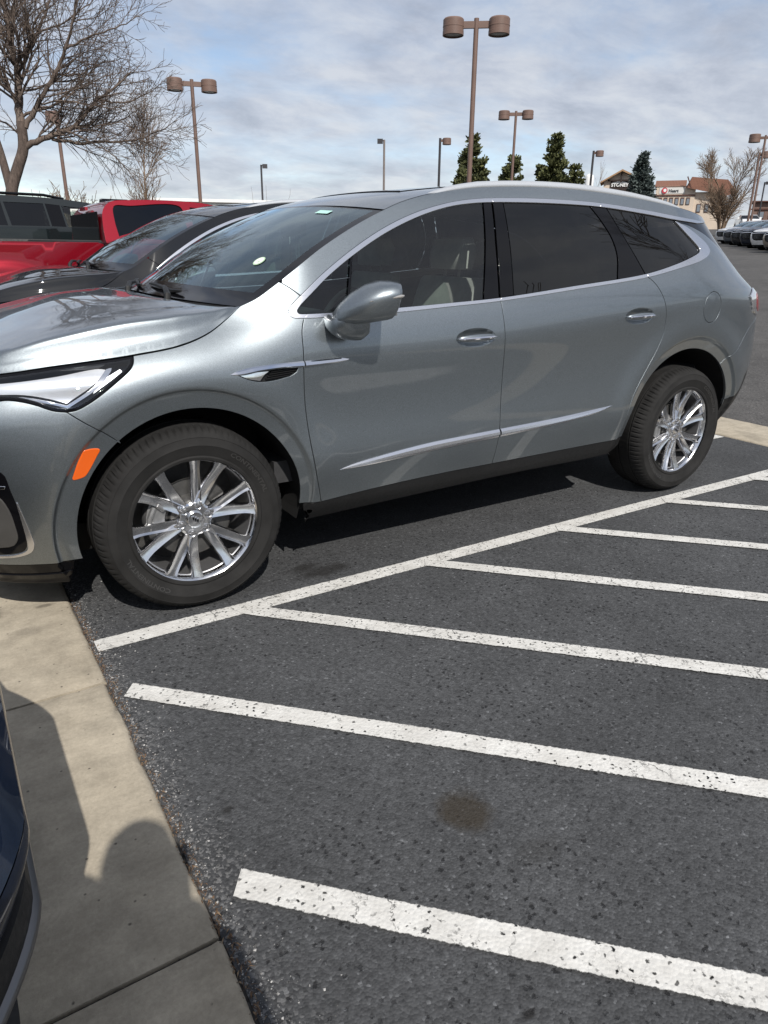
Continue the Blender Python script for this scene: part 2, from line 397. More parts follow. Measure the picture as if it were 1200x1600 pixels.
car_paint('paint_silver', (.55, .56, .57), metal=.8, rough=.35)
car_paint('paint_bronze', (.30, .26, .21), metal=.7, rough=.35)
car_paint('paint_slate', (.10, .12, .145), metal=.6, rough=.35)
car_paint('paint_navy', (.004, .009, .022), metal=.0, rough=.5, coat=.7, spec=.08)
car_paint('paint_red', (.20, .002, .010), metal=.35, rough=.45, flake=.05, spec=.1)
car_paint('paint_teal', (.006, .010, .0115), metal=.0, rough=.5, spec=.08)
simple('chrome', (.80, .80, .82), .07, 1.0)
simple('satin_chrome', (.78, .78, .80), .24, 1.0)
vary('wheel_metal', (.74, .74, .75), .18, 1.0, amount=.08, scale=9); simple('barrel_metal', (.50, .50, .51), .42, .9)
simple('rail_metal', (.58, .60, .62), .36, .5)
simple('gloss_black', (.004, .004, .005), .06, 0., spec=.28)
vary('black_plastic', (.008, .008, .0085), .55, 0., amount=.3, scale=30, bumps=.1, bscale=300, spec=.4)
vary('dark_void', (.004, .004, .004), .9, 0., amount=.3)
vary('rubber', (.019, .0185, .018), .78, 0., amount=.35, scale=7, bumps=.08, bscale=200, spec=.22)
simple('rubber_text', (.034, .033, .032), .5)
vary('cast_iron', (.10, .098, .095), .55, .6, amount=.3, scale=20)
vary('caliper_metal', (.33, .33, .33), .45, .7, amount=.25, scale=18)
simple('amber_lens', (.85, .13, .008), .14, 0., coat=1., crough=.03, emit=(.85, .13, .01), estr=.0)
simple('red_lens', (.30, .008, .015), .08, 0., coat=1., crough=.02)
simple('clear_lens_silver', (.74, .74, .77), .12, .9, coat=1., crough=.02)
simple('reflector', (.86, .88, .92), .30, .55)
vary('seat_leather', (.42, .42, .40), .55, 0., amount=.15, scale=14, bumps=.2, bscale=120)
vary('interior_dark', (.035, .035, .037), .65, 0., amount=.3, scale=12)
vary('headliner', (.20, .195, .185), .9, 0., amount=.1)
glass('windshield_glass', (.52, .68, .68), boost=1.4, dirt=.005, refl=(.82, .95, 1.0))
glass('side_glass', (.60, .68, .65), boost=1.15, dirt=.012)
glass('privacy_glass', (.022, .023, .026), boost=1.0, dirt=.012)
glass('lens_clear', (.93, .94, .95), boost=1.3)
simple('paper_white', (.78, .80, .74), .6)
simple('sticker_green', (.45, .62, .42), .5)
vary('cover_grey', (.075, .072, .068), .5, 0., amount=.2, scale=6)
simple('sticker_mint', (.45, .75, .66), .4)
simple('turn_lens', (.55, .52, .48), .1, .6, coat=1., crough=.03)

# ---------------------------------------------------------------- ground
def asphalt(name, tint, coarse=1.0, near=True):
    g = NG(name); p = g.pos(); warp = p
    big = g.noise(p, .55, 5, .6); mid = g.noise(p, 3.2, 6, .62); fine = g.noise(p, 160, 3, .7); gr = g.noise(p, 46, 4, .7)
    st = g.voro(p, 150*coarse, 'Color'); sv = g.sep(st)[0]; sd = g.voro(p, 150*coarse); wv = g.N.new('ShaderNodeVectorMath'); wv.operation = 'ADD'; g.L.new(p, wv.inputs[0]); g.L.new(g.map(g.noise(p, 75, 3, .7, 0, 'Color'), (.024, .024, 0)), wv.inputs[1]); pv = wv.outputs[0]; pit = g.voro(pv, 50*coarse); pcol = g.sep(g.voro(pv, 50*coarse, 'Color'))
    stone = g.ramp(sv, (.0, .55), (.45, .90), (.84, 1.10), (.965, 1.30), (.99, 1.9), (1., 2.6))
    c = g.mix(g.ramp(big, (.32, 0.), (.70, 1.)), tuple(x*.80 for x in tint), tuple(x*1.18 for x in tint)); c = g.mix(1., c, g.ramp(mid, (.25, .78), (.75, 1.2)), 'MULTIPLY'); c = g.mix(.75, c, stone, 'MULTIPLY')
    c = g.mix(1., c, g.ramp(gr, (.3, .72), (.7, 1.24)), 'MULTIPLY')
    hole = g.math('MULTIPLY', g.ramp(g.math('ADD', pit, g.math('MULTIPLY', g.math('SUBTRACT', fine, .5), .25)), (.18, 1.), (.34, 0.)), g.ramp(pcol[1], (.50, 0.), (.58, 1.))); hole = g.math('MULTIPLY', hole, g.ramp(g.noise(p, 2.1, 3), (.34, .25), (.56, 1.)))
    c = g.mix(g.math('MULTIPLY', hole, .82), c, (.008, .008, .009))
    if near:                                             # oil drips, an old tyre scuff and pale grit washed along the concrete
        def spot(x, y, rx, ry, warpk=.5):
            q = g.map(p, (1/rx, 1/ry, 0), (-x/rx, -y/ry, 0)); n = g.N.new('ShaderNodeVectorMath'); n.operation = 'LENGTH'; g.L.new(q, n.inputs[0])
            return g.math('ADD', n.outputs['Value'], g.math('MULTIPLY', g.math('SUBTRACT', g.noise(p, 11, 5, .65), .5), warpk*2))
        oil = g.ramp(spot(.222, -1.512, .088, .094), (.55, 1.), (1.15, 0.)); c = g.mix(g.math('MULTIPLY', oil, .72), c, (.030, .022, .012))
        oil2 = g.ramp(spot(.30, -1.72, .10, .05), (.3, 1.), (1.2, 0.)); c = g.mix(g.math('MULTIPLY', oil2, .30), c, (.02, .018, .015))
        for (x, y, a, b) in ((-.01, -2.02, .022, .012), (-.33, -1.17, .028, .02), (.60, .06, .20, .07), (.53, .14, .10, .05)):
            o = g.ramp(spot(x, y, a, b, .8), (.4, 1.), (1.1, 0.)); c = g.mix(g.math('MULTIPLY', o, .7), c, (.010, .009, .008))
        xs = g.sep(p); edge = g.ramp(g.math('ADD', g.math('ADD', xs[0], .48), g.math('MULTIPLY', g.math('SUBTRACT', mid, .5), .30)), (.0, 1.), (.03, .6), (.13, 0.))
        grit = g.math('MULTIPLY', edge, g.ramp(sv, (.72, 0.), (.80, 1.))); c = g.mix(g.math('MULTIPLY', grit, .50), c, (.25, .245, .24))
    h = g.math('ADD', g.math('MULTIPLY', sd, -.5), g.math('ADD', g.math('MULTIPLY', hole, -1.2), g.math('MULTIPLY', fine, .25)))
    g.set(base=c, rough=g.ramp(gr, (.3, .78), (.7, .95)), spec=.35, normal=g.bump(h, .55, .006)); return g.m
asphalt('asphalt', (.067, .0688, .0715)); asphalt('asphalt_far', (.088, .084, .080), .6, near=False)
def paint_mat():
    g = NG('road_paint'); p = g.pos(); v = g.voro(p, 30, 'Distance', 'DISTANCE_TO_EDGE'); sv = g.sep(g.voro(p, 95, 'Color'))[0]; n1 = g.noise(p, 5, 5, .6); n2 = g.noise(p, 40, 5, .7)
    warp = g.N.new('ShaderNodeVectorMath'); warp.operation = 'ADD'; g.L.new(p, warp.inputs[0]); g.L.new(g.map(g.noise(p, 14, 4, .7, 0, 'Color'), (.09, .09, 0)), warp.inputs[1])
    crack = g.voro(warp.outputs[0], 11, 'Distance', 'DISTANCE_TO_EDGE'); w2 = g.N.new('ShaderNodeVectorMath'); w2.operation = 'ADD'; g.L.new(p, w2.inputs[0]); g.L.new(g.map(g.noise(p, 60, 3, .7, 0, 'Color'), (.022, .022, 0)), w2.inputs[1]); pv = w2.outputs[0]
    pits = g.math('MULTIPLY', g.ramp(g.voro(pv, 70), (.24, 1.), (.38, 0.)), g.ramp(g.sep(g.voro(pv, 70, 'Color'))[1], (.66, 0.), (.70, 1.))); pits = g.math('MULTIPLY', pits, g.ramp(g.noise(p, 7, 4), (.30, .15), (.55, 1.)))
    worn = g.math('MULTIPLY', g.ramp(g.math('ADD', crack, g.math('MULTIPLY', g.math('SUBTRACT', n2, .5), .10)), (.006, 1.), (.020, 0.)), g.ramp(n1, (.46, 0.), (.64, .9)))
    chips = g.math('MULTIPLY', g.ramp(n2, (.58, 0.), (.64, 1.)), g.ramp(g.noise(p, 3.1, 3), (.40, 0.), (.62, 1.)))
    uv = g.sep(g.co('UV')); ed = g.math('ADD', g.math('MULTIPLY', g.math('SUBTRACT', g.noise(p, 60, 4, .7), .5), .16), uv[1])
    rag = g.ramp(g.math('MINIMUM', ed, g.math('SUBTRACT', 1.0, g.math('SUBTRACT', ed, 0.0))), (.045, 1.), (.075, 0.))
    a = g.math('SUBTRACT', 1.0, g.math('MAXIMUM', g.math('MAXIMUM', worn, pits), g.math('MAXIMUM', chips, rag)), clamp=True)
    c = g.mix(g.ramp(g.noise(p, 9, 6, .65), (.35, 0.), (.75, 1.)), (.70, .69, .655), (.52, .505, .47)); c = g.mix(.35, c, g.ramp(n2, (.3, .72), (.7, 1.1)), 'MULTIPLY')
    g.set(base=c, rough=.75, alpha=a, normal=g.bump(g.math('ADD', g.math('MULTIPLY', g.voro(p, 95), -.6), g.math('MULTIPLY', n2, .4)), .45, .005)); return g.m
paint_mat()
def concrete_mat():
    g = NG('concrete'); p = g.pos(); n1 = g.noise(p, 1.3, 6, .62); n2 = g.noise(p, 9, 7, .68); n3 = g.noise(p, 90, 4, .7); st = g.noise(g.map(p, (1, 6, 1)), 5, 5, .6)
    c = g.mix(g.ramp(n1, (.3, 0.), (.7, 1.)), (.36, .312, .238), (.48, .425, .335)); c = g.mix(1., c, g.ramp(n2, (.28, .74), (.55, 1.), (.75, 1.14)), 'MULTIPLY'); c = g.mix(.6, c, g.ramp(n3, (.3, .80), (.7, 1.15)), 'MULTIPLY'); c = g.mix(.4, c, g.ramp(st, (.35, .82), (.65, 1.1)), 'MULTIPLY')
    pit = g.math('MULTIPLY', g.ramp(g.voro(p, 42), (.10, 1.), (.2, 0.)), g.ramp(g.sep(g.voro(p, 42, 'Color'))[0], (.86, 0.), (.9, 1.))); c = g.mix(g.math('MULTIPLY', pit, .7), c, (.05, .045, .038))
    dk = g.ramp(g.noise(p, 2.6, 4, .6, .4), (.60, 0.), (.74, 1.)); c = g.mix(g.math('MULTIPLY', dk, .4), c, (.13, .115, .09))
    def spot(x, y, rx, ry):
        q = g.map(p, (1/rx, 1/ry, 0), (-x/rx, -y/ry, 0)); n = g.N.new('ShaderNodeVectorMath'); n.operation = 'LENGTH'; g.L.new(q, n.inputs[0]); return g.math('ADD', n.outputs['Value'], g.math('MULTIPLY', g.math('SUBTRACT', n2, .5), 1.2))
    for (x, y, a, b, k) in ((-.80, .35, .10, .07, .55), (-.58, .33, .05, .02, .6), (-.68, .13, .07, .05, .3)):
        c = g.mix(g.math('MULTIPLY', g.ramp(spot(x, y, a, b), (.4, 1.), (1.1, 0.)), k), c, (.06, .05, .04))
    g.set(base=c, rough=.9, spec=.3, normal=g.bump(g.math('ADD', g.math('ADD', n3, g.math('MULTIPLY', pit, -1.5)), g.math('MULTIPLY', n2, .8)), .35, .004)); return g.m
concrete_mat()
f_gz = pchip([-10., 5.4, 8, 15, 22, 31, 44, 75, 110, 160, 400, 1300], [0, 0, .06, .36, .76, 1.15, 1.62, 2.95, 4.4, 5.8, 7.8, 8.8])
def ground_z(x, y=0.): return float(f_gz(x))+.016*float(np.clip(y-2.0, 0, 16))   # the lot climbs gently beyond the second gutter
def gz(x, y=0.): return ground_z(x)
def build_ground():
    xs = np.concatenate([np.linspace(-900, -60, 8), np.linspace(-40, 4, 12), np.linspace(4.68, 36, 60), np.linspace(40, 160, 25), np.linspace(200, 1200, 8)]); ys = np.array([-600, -60, -9, 2, 6, 10, 14, 18, 40, 90, 300, 1400.])
    P_ = np.array([[(x, y, ground_z(x, y)-(.012 if x < 5.4 else .0075)) for y in ys] for x in xs]); V, F, N_ = grid_arrays(P_)
    tag(mk('ground', V, F, [MAT['asphalt_far']], None), kind='structure')
    m = MB(); n = 2                                      # the darker sealed asphalt of the parking row, a sheet on the ground
    V = [(x, y, -.0035+ground_z(0, y)) for y in (-9, 2, 18, 40) for x in (-.478, 4.68)]; tag(mk('parking_row', V, [(2*i, 2*i+1, 2*i+3, 2*i+2) for i in range(3)], [MAT['asphalt']], None, smooth=False), kind='structure')
    rnd = random.Random(4)
    def slab(x0, x1, y0, y1, z, name, wob=.006):
        # a concrete slab with a rounded, chipped arris
        n = max(8, int((y1-y0)/.05)); rows = []
        w = [rnd.uniform(-wob, wob) for _ in range(n+1)]; w = [(w[max(i-1, 0)]+w[i]+w[min(i+1, n)])/3 for i in range(n+1)]; d = [0.0 if rnd.random() > .10 else rnd.uniform(.004, .014) for _ in range(n+1)]
        for i in range(n+1):
            y = y0+(y1-y0)*i/n; e = .010 if i in (0, n) else 0
            k = ground_z(0, y); rows.append([(a_, y, b_+k) for a_, b_ in [(x0, -.05), (x0, z-.012), (x0+.010, z-.003-e*.4), (x0+.02, z-e), (x1-.022-d[i], z-e), (x1-.010+w[i]-d[i], z-.003-e*.4), (x1+w[i], z-.014), (x1+w[i], -.05)]])
        m = MB(); m.loft(rows, closed=False, caps=True); return m.build(name, MAT['concrete'], None, angle=50)
    js = [-9., -5.2, -3.55, -1.535, -.375, 1.9, 4.1, 6.4, 8.8, 11.5]
    for a, b in zip(js, js[1:]): tag(slab(-1.38, -.482, a+.006, b-.006, .010, 'gutter_slab'), kind='structure')
    for a, b in zip([-9, -5.0, -1.4, 2.2, 5.8, 9.4], [-5.0, -1.4, 2.2, 5.8, 9.4, 14]): tag(slab(4.69, 5.32, a+.005, b-.005, .006, 'drain_slab', .01), kind='structure')
    m = MB(); m.box((-1.20, 1, .0), (.42, 21, .008)); tag(m.build('joint_filler', MAT['dirt'], None), kind='structure')
    # painted markings: (start, end) of each stripe's centre line, width
    def stripe(a, b, wd, name='painted_stripe', z=.0005, skew=0.):
        a = Vector(a+(0,)); b = Vector(b+(0,)); d = (b-a).normalized(); s = Vector((-d.y, d.x, 0))*wd/2; n = max(2, int((b-a).length/.5)); V = []
        for i in range(n+1):
            p = a+(b-a)*i/n; k = d*(skew if i == 0 else 0); V += [tuple(p-s+k+Vector((0, 0, z+ground_z(0, p.y)))), tuple(p+s-k+Vector((0, 0, z+ground_z(0, p.y))))]
        o = mk(name, V, [(2*i, 2*i+2, 2*i+3, 2*i+1) for i in range(n)], [MAT['road_paint']], None, smooth=False); uv = o.data.uv_layers.new(name='UVMap')
        for l in o.data.loops: uv.data[l.index].uv = (0, l.vertex_index % 2)
        tag(o, kind='structure')
    stripe((-.462, -.105), (4.66, -.105), .104)
    dv = Vector((1, -1)).normalized()
    for x0, xs0 in ((-1.697, -.396), (-.776, -.426), (.13, None), (1.07, None), (1.96, None), (2.865, None), (3.77, None)):
        t0 = 0. if xs0 is None else (xs0-x0)*math.sqrt(2); t1 = (2.62-.115)*math.sqrt(2)
        stripe((x0+dv.x*t0, -.115+dv.y*t0), (x0+dv.x*t1, -.115+dv.y*t1), .090, z=.0035, skew=.008)
    stripe((-.46, -2.68), (4.66, -2.68), .10); stripe((3.4, .715), (4.655, .715), .095)
    for y in (2.62, 5.32, 8.02, 10.7, 13.4): stripe((-.46, y), (4.66, y), .10)
    # loose chips of stone washed along the edge of the concrete
    V = []; F = []
    for i in range(3400):
        y = rnd.uniform(-2.6, .5); x = -.474+abs(rnd.gauss(0, .055))*(.35 if rnd.random() < .6 else 1.3); s = rnd.choice((.0012, .0018, .0018, .0025, .004))*rnd.uniform(.7, 1.3); b = len(V); a = rnd.uniform(0, 6.3)
        for j in range(4): t = a+j*1.57+rnd.uniform(-.4, .4); V.append((x+s*math.cos(t), y+s*math.sin(t), -.004))
        V.append((x+rnd.uniform(-s, s)*.4, y+rnd.uniform(-s, s)*.4, -.0035+s*rnd.uniform(.5, 1.0))); F += [(b+j, b+(j+1) % 4, b+4) for j in range(4)]
    tag(mk('loose_gravel', V, F, [MAT['grit']], None, smooth=False), 'pale loose grit lying along the edge of the concrete gutter', 'gravel', kind='stuff')
    V = []; F = []
    for i in range(900):
        y = rnd.uniform(-2.4, .35); x = -.478+rnd.gauss(.004, .012); s = rnd.uniform(.004, .014); a = rnd.gauss(1.4, .8); b = len(V); dx, dy = math.cos(a)*s, math.sin(a)*s; k = rnd.uniform(.001, .0025)
        V += [(x-dx, y-dy, -.002), (x+k, y, .002), (x+dx, y+dy, -.002), (x-k, y, .002)]; F.append((b, b+1, b+2, b+3))
    tag(mk('dry_litter', V, F, [MAT['dry_leaf']], None, smooth=False), 'brown dry plant litter caught in the joint beside the concrete', 'litter', kind='stuff')
vary('dirt', (.09, .075, .055), .95, 0., amount=.5, scale=20, bumps=.5, bscale=80)
def grit_mat():
    g = NG('grit'); r = g.N.new('ShaderNodeNewGeometry').outputs['Random Per Island']; g.set(base=g.ramp(r, (0., (.04, .04, .042)), (.45, (.12, .117, .113)), (.8, (.28, .275, .27)), (1., (.50, .49, .47))), rough=.7); 
    g = NG('dry_leaf'); r = g.N.new('ShaderNodeNewGeometry').outputs['Random Per Island']; g.set(base=g.ramp(r, (0., (.05, .030, .018)), (.6, (.13, .075, .04)), (1., (.22, .16, .10))), rough=.9)
grit_mat()
build_ground()

# ---------------------------------------------------------------- the crossover (local frame: x along the car from its front axle, y across, near side at -y)
X1 = -.70
def front_wrap(u, z):
    """u runs along the side (u = x) down to X1 and then round the nose to the centre line at -1.6"""
    u = np.asarray(u, float); z = np.asarray(z, float); x = np.maximum(u, X1).copy(); w = W(x, z)
    m = u < X1
    if m.any():
        zz = z[m][:, None]; q = np.linspace(0, 1, 70)[None, :]
        t0 = ((f_xnose(zz)+.75)-X1)/.75; t = 1-(1-t0)*(1-q)**2.2; t = np.minimum(t, .999)
        xs = f_xnose(zz)+.75-.75*t; ws = W(xs, zz+0*xs)
        k = np.linspace(0, 1, 40)[None, 1:]; we = ws[:, -1:]; xe = xs[:, -1:]
        w2 = we*(1-k); x2 = xe-.055*(1-(w2/we)**2)**2
        xs = np.concatenate([xs, x2], 1); ws = np.concatenate([ws, w2], 1)
        s = np.concatenate([np.zeros((len(xs), 1)), np.cumsum(np.hypot(np.diff(xs, axis=1), np.diff(ws, axis=1)), 1)], 1)
        f = np.clip((X1-u[m])/.9, 0, 1)*s[:, -1]
        x[m] = [np.interp(a, b, c) for a, b, c in zip(f, s, xs)]; w[m] = [np.interp(a, b, c) for a, b, c in zip(f, s, ws)]
    return x, w
def rear_wrap(v, z):
    """v = 0 at the end of the side surface, 1 on the centre line of the tail"""
    v = np.asarray(v, float); z = np.asarray(z, float); zz = z[:, None]; xe = f_xend(zz)
    q = np.linspace(0, 1, 70)[None, :]; t = np.minimum(1-(.12/.95)*(1-q)**2.2, .999); xs = xe-.95+.95*t; ws = W(xs, zz+0*xs)
    k = np.linspace(0, 1, 40)[None, 1:]; we = np.maximum(ws[:, -1:], .05); w2 = we*(1-k); x2 = xs[:, -1:]+.05*(1-(w2/we)**2)**2
    xs = np.concatenate([xs, x2], 1); ws = np.concatenate([ws, w2], 1)
    s = np.concatenate([np.zeros((len(xs), 1)), np.cumsum(np.hypot(np.diff(xs, axis=1), np.diff(ws, axis=1)), 1)], 1)
    f = np.clip(v, 0, 1)*s[:, -1]
    return np.array([np.interp(a, b, c) for a, b, c in zip(f, s, xs)]), np.array([np.interp(a, b, c) for a, b, c in zip(f, s, ws)])
def S_side(off=0.):
    def S(u, z):
        x, w = front_wrap(u, z); o = off(u, z) if callable(off) else off
        return np.stack([x, -(w+o), z], 1)
    if not callable(off) and off == 0.: return S
    def S2(u, z):
        x, w = front_wrap(u, z); o = off(u, z) if callable(off) else off+0*w
        h = 1e-3; xa, wa = front_wrap(u-h, z); xb, wb = front_wrap(u+h, z)   # offset along the plan normal
        tx, tw = xb-xa, wb-wa; l = np.maximum(np.hypot(tx, tw), 1e-9); nx, nw = -tw/l, tx/l
        return np.stack([x+nx*o, -(w+nw*o), z], 1)
    return S2
def S_rear(off=0.):
    def S(v, z):
        v = np.asarray(v, float); x, w = rear_wrap(v, z); h = 2e-3; xa, wa = rear_wrap(np.clip(v-h, 0, 1), z); xb, wb = rear_wrap(np.clip(v+h, 0, 1), z)
        tx, tw = xb-xa, wb-wa; l = np.maximum(np.hypot(tx, tw), 1e-9); o = off(v, z) if callable(off) else off
        return np.stack([x-tw/l*o, -(w+tx/l*o), z], 1)
    return S
def xend_line(z0, z1, back=.12, n=24):
    return [(float(f_xend(z)-back), float(z)) for z in np.linspace(z0, z1, n)]
# outlines on the side, (x, z) in metres
C = dict(
 gap_fd=cr([(.515, 1.176), (.496, 1.125), (.491, 1.05), (.489, .957), (.492, .82), (.505, .684), (.532, .53), (.576, .366)]),
 gap_dd=cr([(1.556, 1.211), (1.559, 1.15), (1.567, 1.05), (1.572, .942), (1.574, .75), (1.571, .568), (1.565, .400)]),
 gap_rr=cr([(2.602, 1.309), (2.640, 1.288), (2.680, 1.25), (2.728, 1.178), (2.752, 1.10), (2.752, 1.006), (2.712, .915), (2.640, .805), (2.560, .680), (2.520, .57), (2.508, .408)]),
 door_bot=cr([(.576, .366), (.907, .386), (1.279, .398), (1.565, .400), (2.022, .404), (2.508, .408)]),
 hood=cr([(-1.6, .985), (-1.3, .987), (-1.05, .992), (-.85, 1.003), (-.61, 1.020), (-.442, 1.039), (-.172, 1.064), (.009, 1.090), (.123, 1.127), (.204, 1.172), (.275, 1.222)]),
 ws=cr([(.275, 1.222), (.342, 1.250), (.427, 1.302), (.537, 1.374), (.646, 1.439), (.797, 1.515), (.913, 1.566), (1.007, 1.603)]),
 roof=cr([(1.007, 1.603), (1.10, 1.636), (1.24, 1.672), (1.437, 1.706), (1.599, 1.725), (1.901, 1.741), (2.223, 1.741), (2.57, 1.723), (2.833, 1.700), (3.08, 1.676), (3.30, 1.652), (3.46, 1.632)], .03),
 ch_out=cr([(.518, 1.258), (.62, 1.331), (.797, 1.436), (.982, 1.526), (1.172, 1.595), (1.367, 1.643), (1.506, 1.664), (1.644, 1.675), (1.972, 1.684), (2.361, 1.678), (2.728, 1.652), (2.999, 1.628), (3.342, 1.608)]),
 ch_in=cr([(.553, 1.258), (.649, 1.328), (.79, 1.412), (.976, 1.504), (1.179, 1.580), (1.363, 1.628), (1.5, 1.648), (1.637, 1.658), (1.964, 1.666), (2.354, 1.661), (2.721, 1.634), (2.94, 1.614), (3.20, 1.600)]),
 tip_out=cr([(.518, 1.258), (.472, 1.220), (.457, 1.197), (.465, 1.179), (.517, 1.173)], .008),
 tip_in=cr([(.553, 1.258), (.507, 1.222), (.489, 1.200), (.494, 1.190), (.529, 1.187)], .008),
 b_low=cr([(.517, 1.173), (.641, 1.174), (.982, 1.182), (1.238, 1.195), (1.554, 1.212), (2.052, 1.255), (2.599, 1.307), (2.915, 1.359), (3.073, 1.390), (3.184, 1.424), (3.222, 1.452), (3.215, 1.480), (3.07, 1.566), (2.974, 1.597)]),
 b_up=cr([(.529, 1.187), (.645, 1.188), (.986, 1.198), (1.242, 1.209), (1.557, 1.225), (2.056, 1.270), (2.604, 1.324), (2.872, 1.376), (3.031, 1.417), (3.095, 1.438), (3.110, 1.456), (3.100, 1.472), (3.03, 1.535), (2.950, 1.604)]),
 seam=cr([(.452, 1.307), (.482, 1.287), (.518, 1.258)]),
 lamp_low=cr([(-.172, 1.064), (-.176, 1.045), (-.19, 1.024), (-.258, .975), (-.348, .918), (-.400, .895), (-.432, .891)], .012),
 lamp_in=cr([(-.432, .891), (-.473, .898), (-.533, .924), (-.60, .940), (-.66, .936), (-.85, .926), (-1.05, .924)], .015),
 bumper_seam=cr([(-.432, .891), (-.384, .852), (-.321, .805), (-.262, .754)]),
)
def cut(curve, x0=None, x1=None):                        # the piece of a curve between two stations, with exact ends
    out = []
    ok = lambda p: (x0 is None or p[0] >= x0-1e-9) and (x1 is None or p[0] <= x1+1e-9)
    for i, p in enumerate(curve):
        if i:
            q = curve[i-1]
            if ok(p) != ok(q):
                for xc in (x0, x1):
                    if xc is not None and min(p[0], q[0]) < xc < max(p[0], q[0]): t = (xc-q[0])/(p[0]-q[0]); out.append((xc, q[1]+t*(p[1]-q[1])))
        if ok(p): out.append(p)
    return out
def flare_rows(c, ro, ri, n=170):
    r_ = [ro+.030, ro+.016, ro+.008, ro, ro-.008, ro-.016, ro-.030]
    return [(c+r*math.cos(t), .40+r*math.sin(t)) for r in r_ for t in np.linspace(-.3, math.pi+.3, n)]
FLARE = flare_rows(WHEEL_X[0], .53, .455)+flare_rows(WHEEL_X[1], .56, .485)
def ribbon(zb, zt, x0, x1, prof, n=60):
    """a strip along the side: prof = [(v, offset)] from its lower to its upper edge, sharp where a v is given twice"""
    q = np.linspace(0, 1, n); X = x0+(x1-x0)*q; A = []
    a, b = zb(X), zt(X); k = np.clip((b-a)/.028, .12, 1)
    for (v0, o0), (v1, o1) in zip(prof, prof[1:]):
        P = np.zeros((2, n, 3))
        for j, (v, o) in enumerate(((v0, o0), (v1, o1))):
            z = a+(b-a)*v; x, w = front_wrap(X, z); P[j] = np.stack([X, -(w+np.where(o > 0, o*k, o)), z], 1)
        P = P[::-1]; V, F, N = grid_arrays(P)
        if N[len(N)//2][1] > 0: F = [f[::-1] for f in F]; N = -N
        A.append((V, F, N))
    return merge_arrays(*A)
def at_x(curve, x):
    c = sorted(curve); return (x, float(np.interp(x, [p[0] for p in c], [p[1] for p in c])))
def arc(cx, cz, r, a0, a1, n=60): return [(cx+r*math.cos(R(a)), cz+r*math.sin(R(a))) for a in np.linspace(a0, a1, n)]
AF = (.016, .39, .462); AR = (3.070, .40, .494)
def ang(c, p): return math.degrees(math.atan2(p[1]-c[1], p[0]-c[0]))
def ell(cx, cz, a, b, n=40, rot=0.):
    c, s = math.cos(rot), math.sin(rot); return [(cx+a*math.cos(t)*c-b*math.sin(t)*s, cz+a*math.cos(t)*s+b*math.sin(t)*c) for t in np.linspace(0, 2*math.pi, n, endpoint=False)]
HANDLES = ((1.388, 1.052, .115, .041, .012), (2.529, 1.107, .115, .041, .02))

def both(name, mats, parent, arrays, sub=None, mi=None):
    """the near part and its mirror image on the far side; sub(o, side) adds sub-parts"""
    o = []
    for side, A in ((-1, arrays), (1, mirror_arrays(arrays))):
        q = mk(name, A[0], A[1], mats, parent, A[2], mi); o.append(q)
        if sub: sub(q, side)
    return o
def side_panel(loop, off=0., **k): return panel_arrays(S_side(off), loop, **k)
def sub_both(name, mats, arrays):
    def f(q, side):
        A = arrays if side < 0 else mirror_arrays(arrays); mk(name, A[0], A[1], mats, q, A[2])
    return f
def both_mb(name, mats, parent, build, angle=None, smooth=False):
    out = []
    for side in (-1, 1):
        m = MB(); build(m)
        if side > 0: m.V = [(x, -y, z) for x, y, z in m.V]; m.F = [f[::-1] for f in m.F]
        out.append(m.build(name, mats, parent, smooth, angle))
    return out

